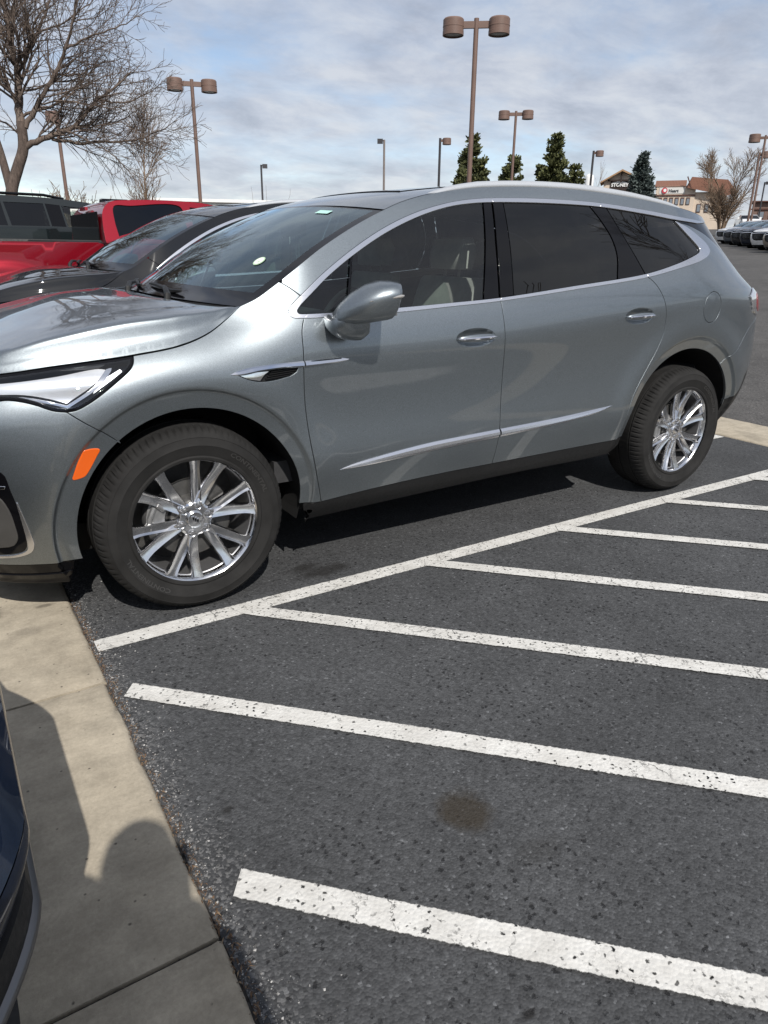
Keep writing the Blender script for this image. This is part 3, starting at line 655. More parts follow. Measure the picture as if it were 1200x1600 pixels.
# ---- wheels: axle along y, outer face towards -y (height in the lathe runs along -y)
def text_mesh(body, size, bold=0.):
    cu = bpy.data.curves.new('lettering', 'FONT'); cu.body = body; cu.size = size; cu.align_x = 'CENTER'; cu.align_y = 'CENTER'; cu.resolution_u = 2; cu.offset = bold
    o = bpy.data.objects.new('lettering', cu); COL.objects.link(o); bpy.context.view_layer.update()
    me = bpy.data.meshes.new_from_object(o.evaluated_get(bpy.context.evaluated_depsgraph_get()))
    V = [tuple(v.co) for v in me.vertices]; F = [tuple(p.vertices) for p in me.polygons]
    bpy.data.objects.remove(o); bpy.data.curves.remove(cu); bpy.data.meshes.remove(me); return V, F
def make_wheel(parent, loc, flip=False, spin=0., text=True):
    root = empty('wheel', loc, math.pi if flip else 0., parent); 
    # tyre: outer face at y = 0
    nb = 84; n = nb*4; RT = .393
    prof = [(.258, .012, 0), (.262, .018, 0), (.272, .020, 0), (.278, .0155, 0), (.292, .0205, 0), (.318, .0265, 0), (.322, .0285, 0), (.326, .0268, 0), (.345, .0245, 0), (.352, .0228, 0), (.3535, .0245, 0), (.356, .0222, 0), (.366, .0135, .35), (.376, .002, .8), (.3835, -.014, 1), (.3885, -.032, 1), (.3905, -.046, .7), (.391, -.052, 0), (.382, -.053, 0), (.382, -.061, 0), (.3915, -.062, 0), (.392, -.10, .3), (.392, -.126, 0), (.383, -.127, 0), (.383, -.136, 0), (.392, -.137, 0), (.3915, -.20, .5), (.388, -.225, 1), (.376, -.248, .6), (.34, -.262, 0), (.262, -.245, 0)]
    V = []; M_ = []
    for r, h, g in prof:
        for k in range(n):
            t = 2*math.pi*(k+ (h*14 if g else 0))/n; deep = (k % 4 == 0)*.0068*g+(k % 8 == 2)*.0026*g
            rr = r-deep
            if rr*math.sin(t) < -.3915: rr = -.3915/math.sin(t)       # flat where it carries the car
            V.append((rr*math.cos(t), -h, rr*math.sin(t)))
    F = [(i*n+k, (i+1)*n+k, (i+1)*n+(k+1) % n, i*n+(k+1) % n) for i in range(len(prof)-1) for k in range(n)]; M_ = [0]*len(F)
    if text:
        for mid, word in ((52, 'CONTINENTAL'), (229, 'CONTINENTAL')):
            tv, tf = text_mesh(word, .030, .0007); b = len(V); wid = .235/max(abs(v[0]) for v in tv)/2
            for x, y, _ in tv:
                a = R(90-mid)-(x*wid)/.305; rr = .307+y*.82; yy = -np.interp(rr, [.278, .292, .318, .330], [.0155, .0205, .0265, .0262])-.0011
                V.append((rr*math.cos(a), yy, rr*math.sin(a)))
            F += [tuple(i+b for i in f) for f in tf]; M_ += [1]*len(tf)
    o = mk('tyre', V, F, [MAT['rubber'], MAT['rubber_text']], root, mi=M_); smooth_by_angle(o, 38)
    # rim: lip, barrel and six pairs of spokes
    m = MB(); rp = [(.255, -.02), (.266, .006), (.270, .011), (.2725, .0125), (.2735, .010), (.2715, .004), (.262, -.002), (.2535, -.012), (.2500, -.030), (.2460, -.034), (.2450, -.075), (.240, -.16), (.243, -.225)]
    pr = rp[1:]; nn = 96; V = []
    for r, h in pr:
        for k in range(nn): t = 2*math.pi*k/nn; V.append((r*math.cos(t), -h, r*math.sin(t)))
    m.add(V, [(i*nn+k, (i+1)*nn+k, (i+1)*nn+(k+1) % nn, i*nn+(k+1) % nn) for i in range(len(pr)-1) for k in range(nn)]); m.M[-4*nn:] = [1]*(4*nn)
    def spoke(a0, a1, tw):                                # a0 hub angle, a1 rim angle
        st = []
        for q in np.linspace(0, 1, 9):
            r = .070+(.2545-.070)*q; a = a0+(a1-a0)*min(1, q*1.02)**.62; h = -.0235+.0195*q**1.4-.008*math.sin(math.pi*q)
            wd = (.0225+.003*math.sin(math.pi*q))*(1-.10*q)+(.009*max(0, q-.82)/.18); th = .030-.006*q
            c = np.array([r*math.cos(a), r*math.sin(a)]); d = (a1-a0)*.55; n2 = np.array([-math.sin(a-d*.4), math.cos(a-d*.4)])
            sec = [(-wd, -th), (-wd*.97, -.007), (-wd*.80, 0.0), (-wd*.2*1-wd*.28*tw, -.0075), (wd*.2*1-wd*.28*tw, -.0075), (wd*.80, 0.0), (wd*.97, -.007), (wd, -th)]
            st.append([(c[0]+n2[0]*s, -(h+dh), c[1]+n2[1]*s) for s, dh in sec])
        m.loft(st, closed=True, caps=True); 
    for k in range(6):
        c = R(90-14-60*k)+spin
        spoke(c+R(5), c+R(13.0), 1); spoke(c-R(5), c-R(13.0), -1)
    hub = [(.0345, -.026), (.040, -.024), (.070, -.0245), (.080, -.030), (.083, -.042), (.083, -.06)]
    V = []; nn = 72
    for r, h in hub:
        for k in range(nn):
            t = 2*math.pi*k/nn; rr = r*(1+(.10*math.cos(6*(t-spin-R(76))) if r > .06 else 0)); V.append((rr*math.cos(t), -h, rr*math.sin(t)))
    m.add(V, [(i*nn+k, (i+1)*nn+k, (i+1)*nn+(k+1) % nn, i*nn+(k+1) % nn)[::-1] for i in range(len(hub)-1) for k in range(nn)])
    m.F = [f for f in m.F]
    o = m.build('rim', [MAT['wheel_metal'], MAT['barrel_metal']], root); smooth_by_angle(o, 30)
    import bmesh
    bm = bmesh.new(); bm.from_mesh(o.data); bmesh.ops.recalc_face_normals(bm, faces=bm.faces); bm.to_mesh(o.data); bm.free()
    for k in range(6):
        a = R(90-14-60*k)+spin; c = (.0605*math.cos(a), 0, .0605*math.sin(a)); b = MB()
        b.lathe([(.0178, -.0246), (.0168, -.0215), (.0152, -.0225), (.0150, -.034), (.0112, -.034)], 24, 'y', (c[0], 0.0, c[2])); b.m = 0
        b.V = [(x, y+.034*0, z) for x, y, z in b.V]
        b.lathe([(.0112, -.034), (.0112, -.021), (.0095, -.0175), (.0001, -.0165)], 6, 'y', (c[0], 0, c[2]))
        q = b.build('lug_nut', MAT['wheel_metal'], root); smooth_by_angle(q, 30)
    b = MB(); b.lathe([(.0345, -.03), (.0345, -.020), (.031, -.0175), (.0275, -.0185), (.0001, -.0180)], 40, 'y')
    q = b.build('centre_cap', [MAT['wheel_metal']], root); smooth_by_angle(q, 30)
    e = MB()                                             # three small shields in a ring
    for j, (sx, sz) in enumerate(((-.0085, .006), (0, 0), (.0085, -.006))):
        poly = [(-.0055, .009), (.0055, .0105), (.006, 0), (.003, -.008), (-.001, -.0105), (-.005, -.005)]
        P_ = [(sx+x*1.05, sz+z*1.05) for x, z in poly]; n_ = len(P_); h0, h1 = -.0185, -.0150+.0004*j
        e.add([(x, -h0, z) for x, z in P_]+[(x, -h1, z) for x, z in P_], [tuple(range(n_, 2*n_))]+[(i, (i+1) % n_, n_+(i+1) % n_, n_+i) for i in range(n_)])
        P2 = [(sx+x*.62, sz+z*.62) for x, z in poly]; e.m = 1; e.add([(x, -(h1+.0003), z) for x, z in P2], [tuple(range(n_))]); e.m = 0
    e.build('emblem', [MAT['chrome'], MAT['gloss_black']], q)
    b = MB(); b.lathe([(.168, -.060), (.168, -.068), (.100, -.0685), (.092, -.052), (.05, -.050), (.04, -.046), (.0001, -.046)][::-1], 64, 'y'); q = b.build('brake_disc', MAT['cast_iron'], root); smooth_by_angle(q, 30)
    b = MB(); sec = []
    for a in np.linspace(R(150), R(205), 9):
        sec.append([(r*math.cos(a), -h, r*math.sin(a)) for r, h in ((.118, -.045), (.165, -.040), (.190, -.052), (.192, -.11), (.12, -.11))])
    b.loft(sec); b.tube([(-.155, .040, .075), (-.178, .038, .03), (-.180, .040, -.02)], .012, 8); b.tube([(-.12, .036, .06), (-.145, .030, .085)], .010, 8); b.build('brake_caliper', MAT['caliper_metal'], root, angle=30)
    b = MB(); b.lathe([(.243, -.225), (.0001, -.20)], 48, 'y'); b.lathe([(.045, -.19), (.045, -.06)], 20, 'y'); b.build('hub_carrier', MAT['cast_iron'], root)
    return root

def make_suv():
    root = empty('parked_crossover', (0, 0, 0)); P_ = MAT['paint_grey']; GB = MAT['gloss_black']; BP = MAT['black_plastic']; CH = MAT['satin_chrome']
    # --- fender
    vent = join_loop(cr([(.195, .977), (.281, .990), (.40, .993), (.468, .993)]), cr([(.468, .993), (.455, .965), (.425, .950)]), cr([(.425, .950), (.35, .939), (.285, .940), (.235, .955), (.195, .977)]))
    f0 = ang(AF, (.484, .366)); f1 = ang(AF, (-.262, .754))
    fender = join_loop(cut(C['hood'], -.172), C['ws'][1:], []) 
    wsl = [p for p in C['ws'] if p[0] <= .452]
    fender = join_loop(C['gap_fd'][::-1][:-1], C['tip_out'][::-1], C['seam'][::-1], wsl[::-1], [p for p in C['hood'] if p[0] >= -.172][::-1], C['lamp_low'], C['bumper_seam'], arc(AF[0], AF[1], AF[2], f1, f0))
    def vent_parts(q, side):
        fl = (lambda A: A) if side < 0 else mirror_arrays
        A = fl(side_panel([(x, z) for x, z in inset(vent, -.004)], -.022, step=.02, edge=0, flange=0, gap=0)); g = mk('vent_recess', *A[:2], [MAT['black_plastic']], q, A[2])
        m = MB(); 
        for k in range(4):
            z0 = .950+.0085*k; wz = float(W(.38, z0)); m.box((.385+.006*k, -(wz-.013), z0), (.125-.004*k, .012, .0025), M=Matrix.Rotation(R(-4), 3, 'Y'))
        if side > 0: m.V = [(x, -y, z) for x, y, z in m.V]; m.F = [f[::-1] for f in m.F]
        m.build('vent_slat', BP, g)
        A = fl(ribbon(pchip([.172, .215, .30, .40, .488], [.9748, .969, .978, .983, .981]), pchip([.172, .20, .281, .40, .488], [.9752, .986, .9985, 1.004, 1.006]), .172, .488, [(0., -.012), (0., .003), (.34, .014), (.34, .014), (.8, .008), (1., .0015), (1., -.008)])); mk('vent_blade', *A[:2], [MAT['chrome']], q, A[2])
        fin = join_loop(cr([(.205, .972), (.25, .952), (.295, .942)]), cr([(.295, .942), (.318, .966), (.335, .975)]), cr([(.335, .975), (.27, .975), (.205, .972)]))
        A = fl(side_panel(fin, lambda u, z: -.004-.03*np.clip(u-.27, 0, 1), step=.012, edge=.001, flange=.012, gap=0)); mk('vent_fin', *A[:2], [MAT['chrome']], q, A[2])
    both('front_fender', P_, root, side_panel(fender, step=.026, holes=[vent], extra=FLARE), vent_parts)
    # --- doors
    def handle_sub(h, body):
        cx, cz, a, b, rot = h
        def f(q, side):
            fl = (lambda A: A) if side < 0 else mirror_arrays
            A = fl(side_panel(ell(cx, cz, a+.003, b+.003, 48, rot), lambda u, z: -.034*np.clip(1-((u-cx)/a)**2-((z-cz)/b)**2, 0, 1)**.6, step=.012, edge=0, flange=0, gap=0)); cup = mk('handle_cup', *A[:2], [P_], q, A[2])
            rings = []; rr = []
            w0 = float(W(cx, cz)); dz = rot
            for t in np.linspace(-1, 1, 17):
                x = cx+t*a*.97; k = max(1-t*t, .0)**.5; z0 = cz+t*a*dz*.8; wx = float(W(x, z0)); yo = -(wx+.004+.013*k); hz = .004+.0145*k; hy = .004+.008*k
                rings.append([(x, yo-hy*math.cos(s)*(1 if math.cos(s) > 0 else .8), z0+hz*math.sin(s)) for s in np.linspace(0, 2*math.pi, 12, endpoint=False)])
            m = MB(); m.loft(rings)
            bl = []
            for t in np.linspace(-1, 1, 13):
                x = cx+t*a*.98; k = max(1-t*t, .0)**.5; z0 = cz+t*a*dz*.8; wx = float(W(x, z0)); yo = -(wx+.0165+.0125*k); bl.append([(x, yo, z0+.0015+.005*k), (x, yo-.004, z0), (x, yo, z0-.0015-.005*k), (x, yo+.006, z0)])
            m2 = MB(); m2.loft(bl)
            for mm in (m, m2):
                if side > 0: mm.V = [(x, -y, z) for x, y, z in mm.V]; mm.F = [f_[::-1] for f_ in mm.F]
            m.build('door_handle', P_, q, smooth=True); m2.build('handle_trim', MAT['chrome'], q, angle=25)
        return f
    def strip(x0, x1, taper0, taper1):
        zt = pchip([.652, .72, .824, 1.182, 1.558, 1.97, 2.30, 2.388], [.5165, .531, .546, .578, .590, .603, .6215, .6265]); zb = pchip([.652, .72, .824, 1.182, 1.558, 1.97, 2.30, 2.388], [.5155, .514, .516, .535, .549, .569, .602, .6255])
        return ribbon(zb, zt, x0, x1, [(0., -.008), (0., .005), (.22, .0075), (.22, .0075), (.28, .004), (.28, .004), (.40, .0150), (.40, .0150), (.70, .0125), (1., .003), (1., -.008)])
    fd = join_loop(C['gap_fd'][::-1], cut(C['b_low'], .517, 1.5555), C['gap_dd'], cut(C['door_bot'], .576, 1.565)[::-1]); 
    rd_top = [p for p in C['b_low'] if 1.5565 <= p[0] <= 2.6015 and p[1] < 1.33]
    rd = join_loop(C['gap_dd'][::-1], rd_top, C['gap_rr'], cut(C['door_bot'], 1.565, 2.508)[::-1])
    pane_f = join_loop([at_x(C['ch_in'], .797)], [p for p in C['ch_in'] if .80 <= p[0] <= 1.572], [(1.574, 1.653), (1.530, 1.48), (1.452, 1.2185)], [p for p in C['b_up'] if .735 <= p[0] <= 1.448][::-1], [(.728, 1.190)])
    tri = join_loop([p for p in C['ch_in'] if p[0] <= .772], [(.776, 1.403), (.708, 1.190)], [p for p in C['b_up'] if .53 <= p[0] <= .70][::-1], C['tip_in'][::-1])
    bpil = [(1.460, 1.2205), (1.538, 1.48), (1.582, 1.655), (1.629, 1.657), (1.590, 1.47), (1.550, 1.226)]
    tribar = [(.714, 1.190), (.784, 1.406), (.794, 1.411), (.726, 1.190)]
    r1 = [(1.562, 1.227), (1.602, 1.47), (1.641, 1.6575), (1.700, 1.6585), (1.676, 1.45), (1.643, 1.2355)]
    pane_r = join_loop([(1.649, 1.236), (1.682, 1.45), (1.706, 1.6575)], [p for p in C['ch_in'] if 1.71 <= p[0] <= 2.27], cr([(2.276, 1.6620), (2.338, 1.586), (2.388, 1.498), (2.400, 1.415), (2.371, 1.3015)]), [p for p in C['b_up'] if 1.66 <= p[0] <= 2.365 and p[1] < 1.4][::-1])
    c_ap = join_loop(cr([(2.378, 1.3025), (2.407, 1.415), (2.395, 1.498), (2.345, 1.586), (2.284, 1.6625)]), [(2.36, 1.6605), (2.398, 1.6590)], cr([(2.398, 1.659), (2.49, 1.50), (2.590, 1.3235)]), [p for p in C['b_up'] if 2.39 <= p[0] <= 2.58 and p[1] < 1.4][::-1])
    qg = join_loop(cr([(2.598, 1.326), (2.50, 1.495), (2.408, 1.6580)])[::1], [p for p in C['ch_in'] if 2.42 <= p[0] <= 2.90], [(2.945, 1.604)], C['b_up'][::-1][1:])
    qg = [p for p in qg if not (p[0] < 2.60 and p[1] < 1.3255)]
    def pane(loop, name, mat, off=-.006):
        A = side_panel(loop, off, step=.05, edge=.0012, flange=.003, gap=.0015); return lambda q, side: mk(name, *((A if side < 0 else mirror_arrays(A))[:2]), [mat], q, (A if side < 0 else mirror_arrays(A))[2])
    def black(loop, name='pillar_trim', off=-.0035, mat=GB):
        A = side_panel(loop, off, step=.05, edge=.0012, flange=.006, gap=.001); return lambda q, side: mk(name, *((A if side < 0 else mirror_arrays(A))[:2]), [mat], q, (A if side < 0 else mirror_arrays(A))[2])
    # bright trim round the glass, cut at the door gaps
    def band(lo, hi, k=.004):
        return side_panel(join_loop(lo, hi[::-1]), k, step=.012, bstep=.014, edge=.0025, flange=.010, gap=.0008)
    ft = merge_arrays(band(cut(C['ch_in'], .553, 1.6315), cut(C['ch_out'], .518, 1.6335)), band(cut(C['tip_in'][::-1], 0)[:], cut(C['tip_out'][::-1], 0)), band(cut(C['b_low'], .518, 1.5545), cut(C['b_up'], .530, 1.5545)))
    rl = cut(C['b_low'], 1.5575, 2.5995); ru = cut(C['b_up'], 1.5575, 2.6045)
    rt = merge_arrays(band(cut(C['ch_in'], 1.6345, 2.352), cut(C['ch_out'], 1.6365, 2.3655)), band(rl, ru))
    ql = cut(C['b_low'], 2.6025); qu = cut(C['b_up'], 2.6075)
    qt = merge_arrays(band(cut(C['ch_in'], 2.355), cut(C['ch_out'], 2.3685)), band(ql, qu))
    def subs(*fs):
        def f(q, side):
            for g in fs: g(q, side)
        return f
    def trim(A, name='window_trim', mat=CH): return lambda q, side: mk(name, *((A if side < 0 else mirror_arrays(A))[:2]), [mat], q, (A if side < 0 else mirror_arrays(A))[2])
    def ventdoor(q, side):
        A = ribbon(pchip([.494, .60, .69, .704], [.981, .986, .9945, 1.0005]), pchip([.494, .66, .704], [1.006, 1.0075, 1.001]), .494, .704, [(0., -.008), (0., .003), (.34, .014), (.34, .014), (.8, .008), (1., .0015), (1., -.008)]); A = A if side < 0 else mirror_arrays(A); mk('vent_blade', *A[:2], [MAT['chrome']], q, A[2])
    h1, h2 = HANDLES
    both('front_door', P_, root, side_panel(fd, step=.028, holes=[ell(h1[0], h1[1], h1[2], h1[3], 48, h1[4])]), subs(handle_sub(h1, 0), pane(pane_f, 'window', MAT['side_glass']), pane(tri, 'quarter_light', MAT['side_glass']), black(bpil), black(tribar), trim(ft), trim(strip(.652, 1.566, 1, 0), 'lower_trim', MAT['satin_chrome']), ventdoor))
    both('rear_door', P_, root, side_panel(rd, step=.028, extra=FLARE, holes=[ell(h2[0], h2[1], h2[2], h2[3], 48, h2[4])]), subs(handle_sub(h2, 0), pane(pane_r, 'window', MAT['privacy_glass']), black(r1), black(c_ap), trim(rt), trim(strip(1.576, 2.388, 0, 1), 'lower_trim', MAT['satin_chrome'])))
    # --- A pillar and roof side
    rs = join_loop([p for p in C['ws'] if p[0] >= .452], C['roof'], [(3.475, 1.622), (3.46, 1.614)], cut(C['ch_out'], .518, 3.342)[::-1], C['seam'][::-1])
    both('roof_side', P_, root, side_panel(rs, step=.026, gap=.0025))
    # --- rear quarter, its glass and the black pillar above it
    TL = cr([(3.60, 1.185), (3.67, 1.214), (3.76, 1.228), (3.88, 1.20)], .015); tl_low = cr([(3.60, 1.185), (3.635, 1.135), (3.70, 1.085), (3.78, 1.062), (3.90, 1.058)], .015)
    tl_out = [p for p in xend_line(1.062, 1.215, .12, 10)]
    TL = [p for p in TL if p[0] < float(f_xend(p[1]))-.121]; tl_low = [p for p in tl_low if p[0] < float(f_xend(p[1]))-.121]
    tl_loop = join_loop(TL[::-1], tl_low, [(float(f_xend(z))-.12, z) for z in np.linspace(tl_low[-1][1], TL[-1][1], 8)])
    bs = cr([(3.88, 1.045), (3.80, 1.030), (3.70, 1.0), (3.63, .955), (3.555, .890), (3.49, .850), (3.425, .826)], .02)
    bs = [p for p in bs if p[0] < float(f_xend(p[1]))-.121]; ra = ang(AR, (3.37, .80)); 
    ra = ang(AR, bs[-1]); bs[-1] = (AR[0]+AR[2]*math.cos(R(ra)), AR[1]+AR[2]*math.sin(R(ra)))
    dlow = cr([(2.974, 1.597), (3.07, 1.586), (3.156, 1.566), (3.25, 1.538), (3.337, 1.50), (3.45, 1.435), (3.60, 1.34), (float(f_xend(1.30))-.12, 1.30)], .02)
    quarter = join_loop([p for p in C['b_low'] if p[0] > 2.6015], dlow[1:], [(float(f_xend(z))-.12, float(z)) for z in np.linspace(1.30, TL[-1][1], 8)], TL[::-1], tl_low, [(float(f_xend(z))-.12, float(z)) for z in np.linspace(tl_low[-1][1], bs[0][1], 4)], bs, arc(AR[0], AR[1], AR[2], ra, 178.6)[1:], [(2.512, .408)], C['gap_rr'][::-1])
    fuel = ell(3.165, 1.133, .082, .088, 48)
    def fuelsub(q, side):
        A = side_panel(fuel, step=.028, gap=.003, edge=.0016); A = A if side < 0 else mirror_arrays(A); mk('fuel_door', *A[:2], [P_], q, A[2])
    dblk = join_loop([p for p in C['ch_out'] if p[0] >= 2.97][::-1], [(2.974, 1.612)], dlow, [(float(f_xend(z))-.12, float(z)) for z in np.linspace(1.31, 1.61, 12)])
    dblk = [p for p in dblk if p[0] <= float(f_xend(p[1]))-.1199]
    both('rear_quarter', P_, root, side_panel(quarter, step=.026, holes=[fuel], extra=FLARE), subs(fuelsub, pane(qg, 'window', MAT['privacy_glass']), black(dblk, off=-.004), trim(qt)))
    # --- rear: lamp, bumper, gate, glass (each half mirrored)
    SR = S_rear()
    tl_side = side_panel(tl_loop, lambda u, z: .010+0*u, step=.012, edge=.003, flange=.02, gap=.001)
    SRo = S_rear(.010); tl_back = panel_arrays(SRo, [(0, 1.06), (.55, 1.085), (.55, 1.165), (0, 1.213)], step=.02, edge=.003, flange=.02, gap=.0005)
    red = side_panel(join_loop(cr([(3.725, 1.165), (3.745, 1.19), (3.79, 1.20)]), [(float(f_xend(z))-.1205, float(z)) for z in np.linspace(1.20, 1.085, 6)], cr([(3.79, 1.082), (3.745, 1.10), (3.725, 1.165)])), .0125, step=.01, edge=.001, flange=.003, gap=0)
    redb = panel_arrays(S_rear(.0125), [(.0, 1.085), (.53, 1.10), (.53, 1.15), (0, 1.20)], step=.02, edge=.001, flange=.003, gap=0)
    both('tail_lamp', MAT['clear_lens_silver'], root, merge_arrays(tl_side, tl_back), lambda q, side: trim(merge_arrays(red, redb), 'red_lens', MAT['red_lens'])(q, side))
    low = cr([(3.545, .535), (3.60, .545), (3.68, .60), (3.74, .67), (3.83, .72)], .02); low = [p for p in low if p[0] < float(f_xend(p[1]))-.121]
    a2 = ang(AR, (3.56, .50)); ab = (AR[0]+AR[2]*math.cos(R(a2)), AR[1]+AR[2]*math.sin(R(a2)))
    rb = join_loop(bs[::-1], [(float(f_xend(z))-.12, float(z)) for z in np.linspace(bs[0][1], low[-1][1], 12)], low[::-1], arc(AR[0], AR[1], AR[2], a2, ra))
    zb1 = low[-1][1]; rbb = panel_arrays(SR, [(0, zb1), (.5, .72), (1, .73), (1, .98), (.5, 1.0), (0, bs[0][1])], step=.045, gap=.001)
    both('rear_bumper', P_, root, merge_arrays(side_panel(rb, step=.026, extra=FLARE), rbb))
    val = join_loop([(3.575, .36), (3.60, .345), (3.70, .37), (3.80, .42)], [(float(f_xend(z))-.12, float(z)) for z in np.linspace(.44, zb1, 8)], low[::-1], [ab])
    both('rear_valance', BP, root, merge_arrays(side_panel(val, -.004, step=.03), panel_arrays(S_rear(-.004), [(0, .44), (.5, .42), (1, .42), (1, .73), (.5, .72), (0, zb1)], step=.05, gap=0)))
    both('tailgate', P_, root, panel_arrays(SR, [(.02, 1.225), (.3, 1.235), (1, 1.25), (1, .99), (.5, 1.01), (.02, 1.05)], step=.045))
    both('rear_window', MAT['privacy_glass'], root, merge_arrays(panel_arrays(S_rear(-.004), [(0, 1.31), (.05, 1.245), (1, 1.26), (1, 1.60), (0, 1.60)], step=.05, gap=.001)))
    # --- front bumper, lamps, grille
    fa0 = ang(AF, (-.446, .283))%360; fb1 = f1
    bb = join_loop(C['bumper_seam'], arc(AF[0], AF[1], AF[2], f1, 193.4), cr([(-.440, .284), (-.6, .288), (-.8, .29), (-1.2, .292), (-1.6, .292)], .03)[::1], [(-1.6, .52)], cr([(-1.6, .52), (-1.25, .54), (-1.16, .62), (-1.115, .78), (-1.06, .918)], .03), C['lamp_in'][::-1])
    both('front_bumper', P_, root, side_panel(bb, step=.028, extra=FLARE))
    lamp = join_loop([p for p in C['hood'] if -1.06 <= p[0] <= -.172], C['lamp_low'], C['lamp_in'], [(-1.06, .93)])
    rim_in = inset(lamp, .012)
    def lampsub(q, side):
        fl = (lambda A: A) if side < 0 else mirror_arrays
        refl = join_loop(cr([(-1.03, .968), (-.85, .978), (-.61, .988), (-.45, 1.003), (-.30, 1.022), (-.275, 1.018)], .02), cr([(-.275, 1.018), (-.33, .972), (-.428, .914)], .02), cr([(-.428, .914), (-.49, .935), (-.56, .950), (-.64, .953), (-.85, .950), (-1.03, .946)], .02))
        A = fl(side_panel(refl, lambda u, z: -.030+.10*(z-.95)-.006*np.sin((z-.9)*60), step=.015, edge=.001, flange=.012, gap=0)); mk('reflector', *A[:2], [MAT['reflector']], q, A[2])
        b2 = join_loop(cr([(-.275, 1.022), (-.255, 1.026), (-.31, .968), (-.425, .902)], .02), cr([(-.425, .902), (-.49, .922), (-.56, .938), (-.64, .941), (-.85, .938), (-1.03, .934)], .02), cr([(-1.03, .941), (-.85, .945), (-.64, .948), (-.56, .945), (-.49, .930), (-.428, .910)], .02), cr([(-.428, .910), (-.33, .967), (-.275, 1.022)], .02))
        A = fl(side_panel(b2, -.012, step=.01, edge=.001, flange=.015, gap=0)); mk('light_bar', *A[:2], [MAT['chrome']], q, A[2])
        A = fl(side_panel([(-.335, .945), (-.222, 1.012), (-.228, 1.020), (-.300, .985)], -.014, step=.015, edge=.001, flange=.012, gap=0)); mk('side_reflector', *A[:2], [MAT['reflector']], q, A[2])
        A = fl(side_panel(rim_in, .0005, step=.04, edge=.001, flange=.004, gap=-.002)); mk('lens', *A[:2], [MAT['lens_clear']], q, A[2])
    housing = merge_arrays(side_panel(inset(lamp, .003), -.042, step=.03, edge=0, flange=0, gap=0), side_panel(inset(lamp, .003), 0.0, step=.02, edge=.002, flange=.045, gap=0, holes=[rim_in]))
    both('headlight', GB, root, housing, lampsub)
    both('side_marker', MAT['amber_lens'], root, side_panel(cr([(-.392, .741), (-.365, .7435), (-.338, .737), (-.350, .715), (-.392, .650), (-.402, .642), (-.440, .638), (-.436, .650), (-.415, .70), (-.392, .741)], .008)[:-1], .003, step=.012, edge=.003, flange=.008, gap=0))
    intake = cr([(-.665, .690), (-.648, .62), (-.630, .52), (-.622, .40), (-.632, .365), (-.66, .352), (-.80, .345), (-.95, .36), (-.97, .43), (-.93, .55), (-.84, .66), (-.72, .70)], .02, True)
    inner = cr([(-.690, .600), (-.665, .55), (-.652, .47), (-.650, .42), (-.665, .392), (-.70, .384), (-.85, .384), (-.90, .41), (-.89, .50), (-.82, .59), (-.74, .612)], .02, True)
    def intsub(q, side):
        fl = (lambda A: A) if side < 0 else mirror_arrays
        A = fl(side_panel(inner, .0065, step=.03, edge=.004, flange=.006, gap=0)); mk('cover_panel', *A[:2], [MAT['cover_grey']], q, A[2])
        fr = join_loop(cr([(-.634, .575), (-.612, .47), (-.600, .385), (-.612, .355), (-.66, .333), (-.80, .327)], .012), cr([(-.80, .336), (-.66, .343), (-.622, .365), (-.618, .40), (-.626, .50), (-.634, .575)], .012))
        A = fl(side_panel(fr, lambda u, z: .004+0*u, step=.01, edge=.003, flange=.012, gap=0)); mk('intake_frame', *A[:2], [MAT['satin_chrome']], q, A[2])
        A = fl(side_panel([(-.80, .640), (-.664, .632), (-.660, .640), (-.80, .652)], .006, step=.012, edge=.002, flange=.01, gap=0)); mk('intake_bar', *A[:2], [MAT['chrome']], q, A[2])
    both('bumper_intake', GB, root, side_panel(intake, .002, step=.03, edge=.002, flange=.01, gap=0), intsub)
    grille = join_loop(cr([(-1.6, .53), (-1.27, .55), (-1.175, .63), (-1.13, .78), (-1.075, .91)], .03), [(-1.09, .955), (-1.6, .965)])
    def grsub(q, side):
        A = side_panel(join_loop(cr([(-1.6, .93), (-1.3, .922), (-1.12, .905)], .03), cr([(-1.13, .885), (-1.3, .900), (-1.6, .905)], .03)), .008, step=.02, edge=.003, flange=.02, gap=0); A = A if side < 0 else mirror_arrays(A); mk('grille_bar', *A[:2], [MAT['chrome']], q, A[2])
    both('grille', GB, root, side_panel(grille, lambda u, z: -.012+.006*np.sin(z*180)*np.sign(np.sin(u*140)), step=.022, edge=.002, flange=.03, gap=0), grsub)
    lip = cr([(-.452, .283), (-.447, .262), (-.448, .190), (-.458, .184)], .02)
    both('front_lip', GB, root, merge_arrays(side_panel(join_loop(cr([(-.468, .2815), (-.6, .285), (-.9, .288), (-1.6, .289)], .03), cr([(-1.6, .235), (-.9, .232), (-.6, .235), (-.474, .238)], .03)), lambda u, z: -.004-.10*(.285-z), step=.03, edge=.003, flange=.02, gap=.0), side_panel(join_loop(cr([(-.476, .232), (-.6, .229), (-.9, .226), (-1.6, .229)], .03), cr([(-1.6, .190), (-.9, .186), (-.58, .186), (-.484, .184)], .03)), lambda u, z: -.002-.25*(.235-z), step=.03, edge=.003, flange=.03, gap=.0)))
    # --- sill
    sill = join_loop(cr([(.500, .360), (.576, .3635), (.907, .383), (1.279, .395), (1.565, .397), (2.022, .401), (2.508, .405), (2.574, .407)], .03), cr([(2.580, .36), (2.55, .318), (2.46, .306), (1.716, .305), (.93, .280), (.52, .262)], .03))
    both('sill_panel', BP, root, side_panel(sill, lambda u, z: -.004-.04*np.clip((.36-z)/.1, 0, 1)**1.5, step=.03, edge=.002, flange=.012, gap=.0))
    # --- hood
    ub = np.array([p for p in C['hood']]); xs_, ws_ = front_wrap(ub[:, 0], ub[:, 1])
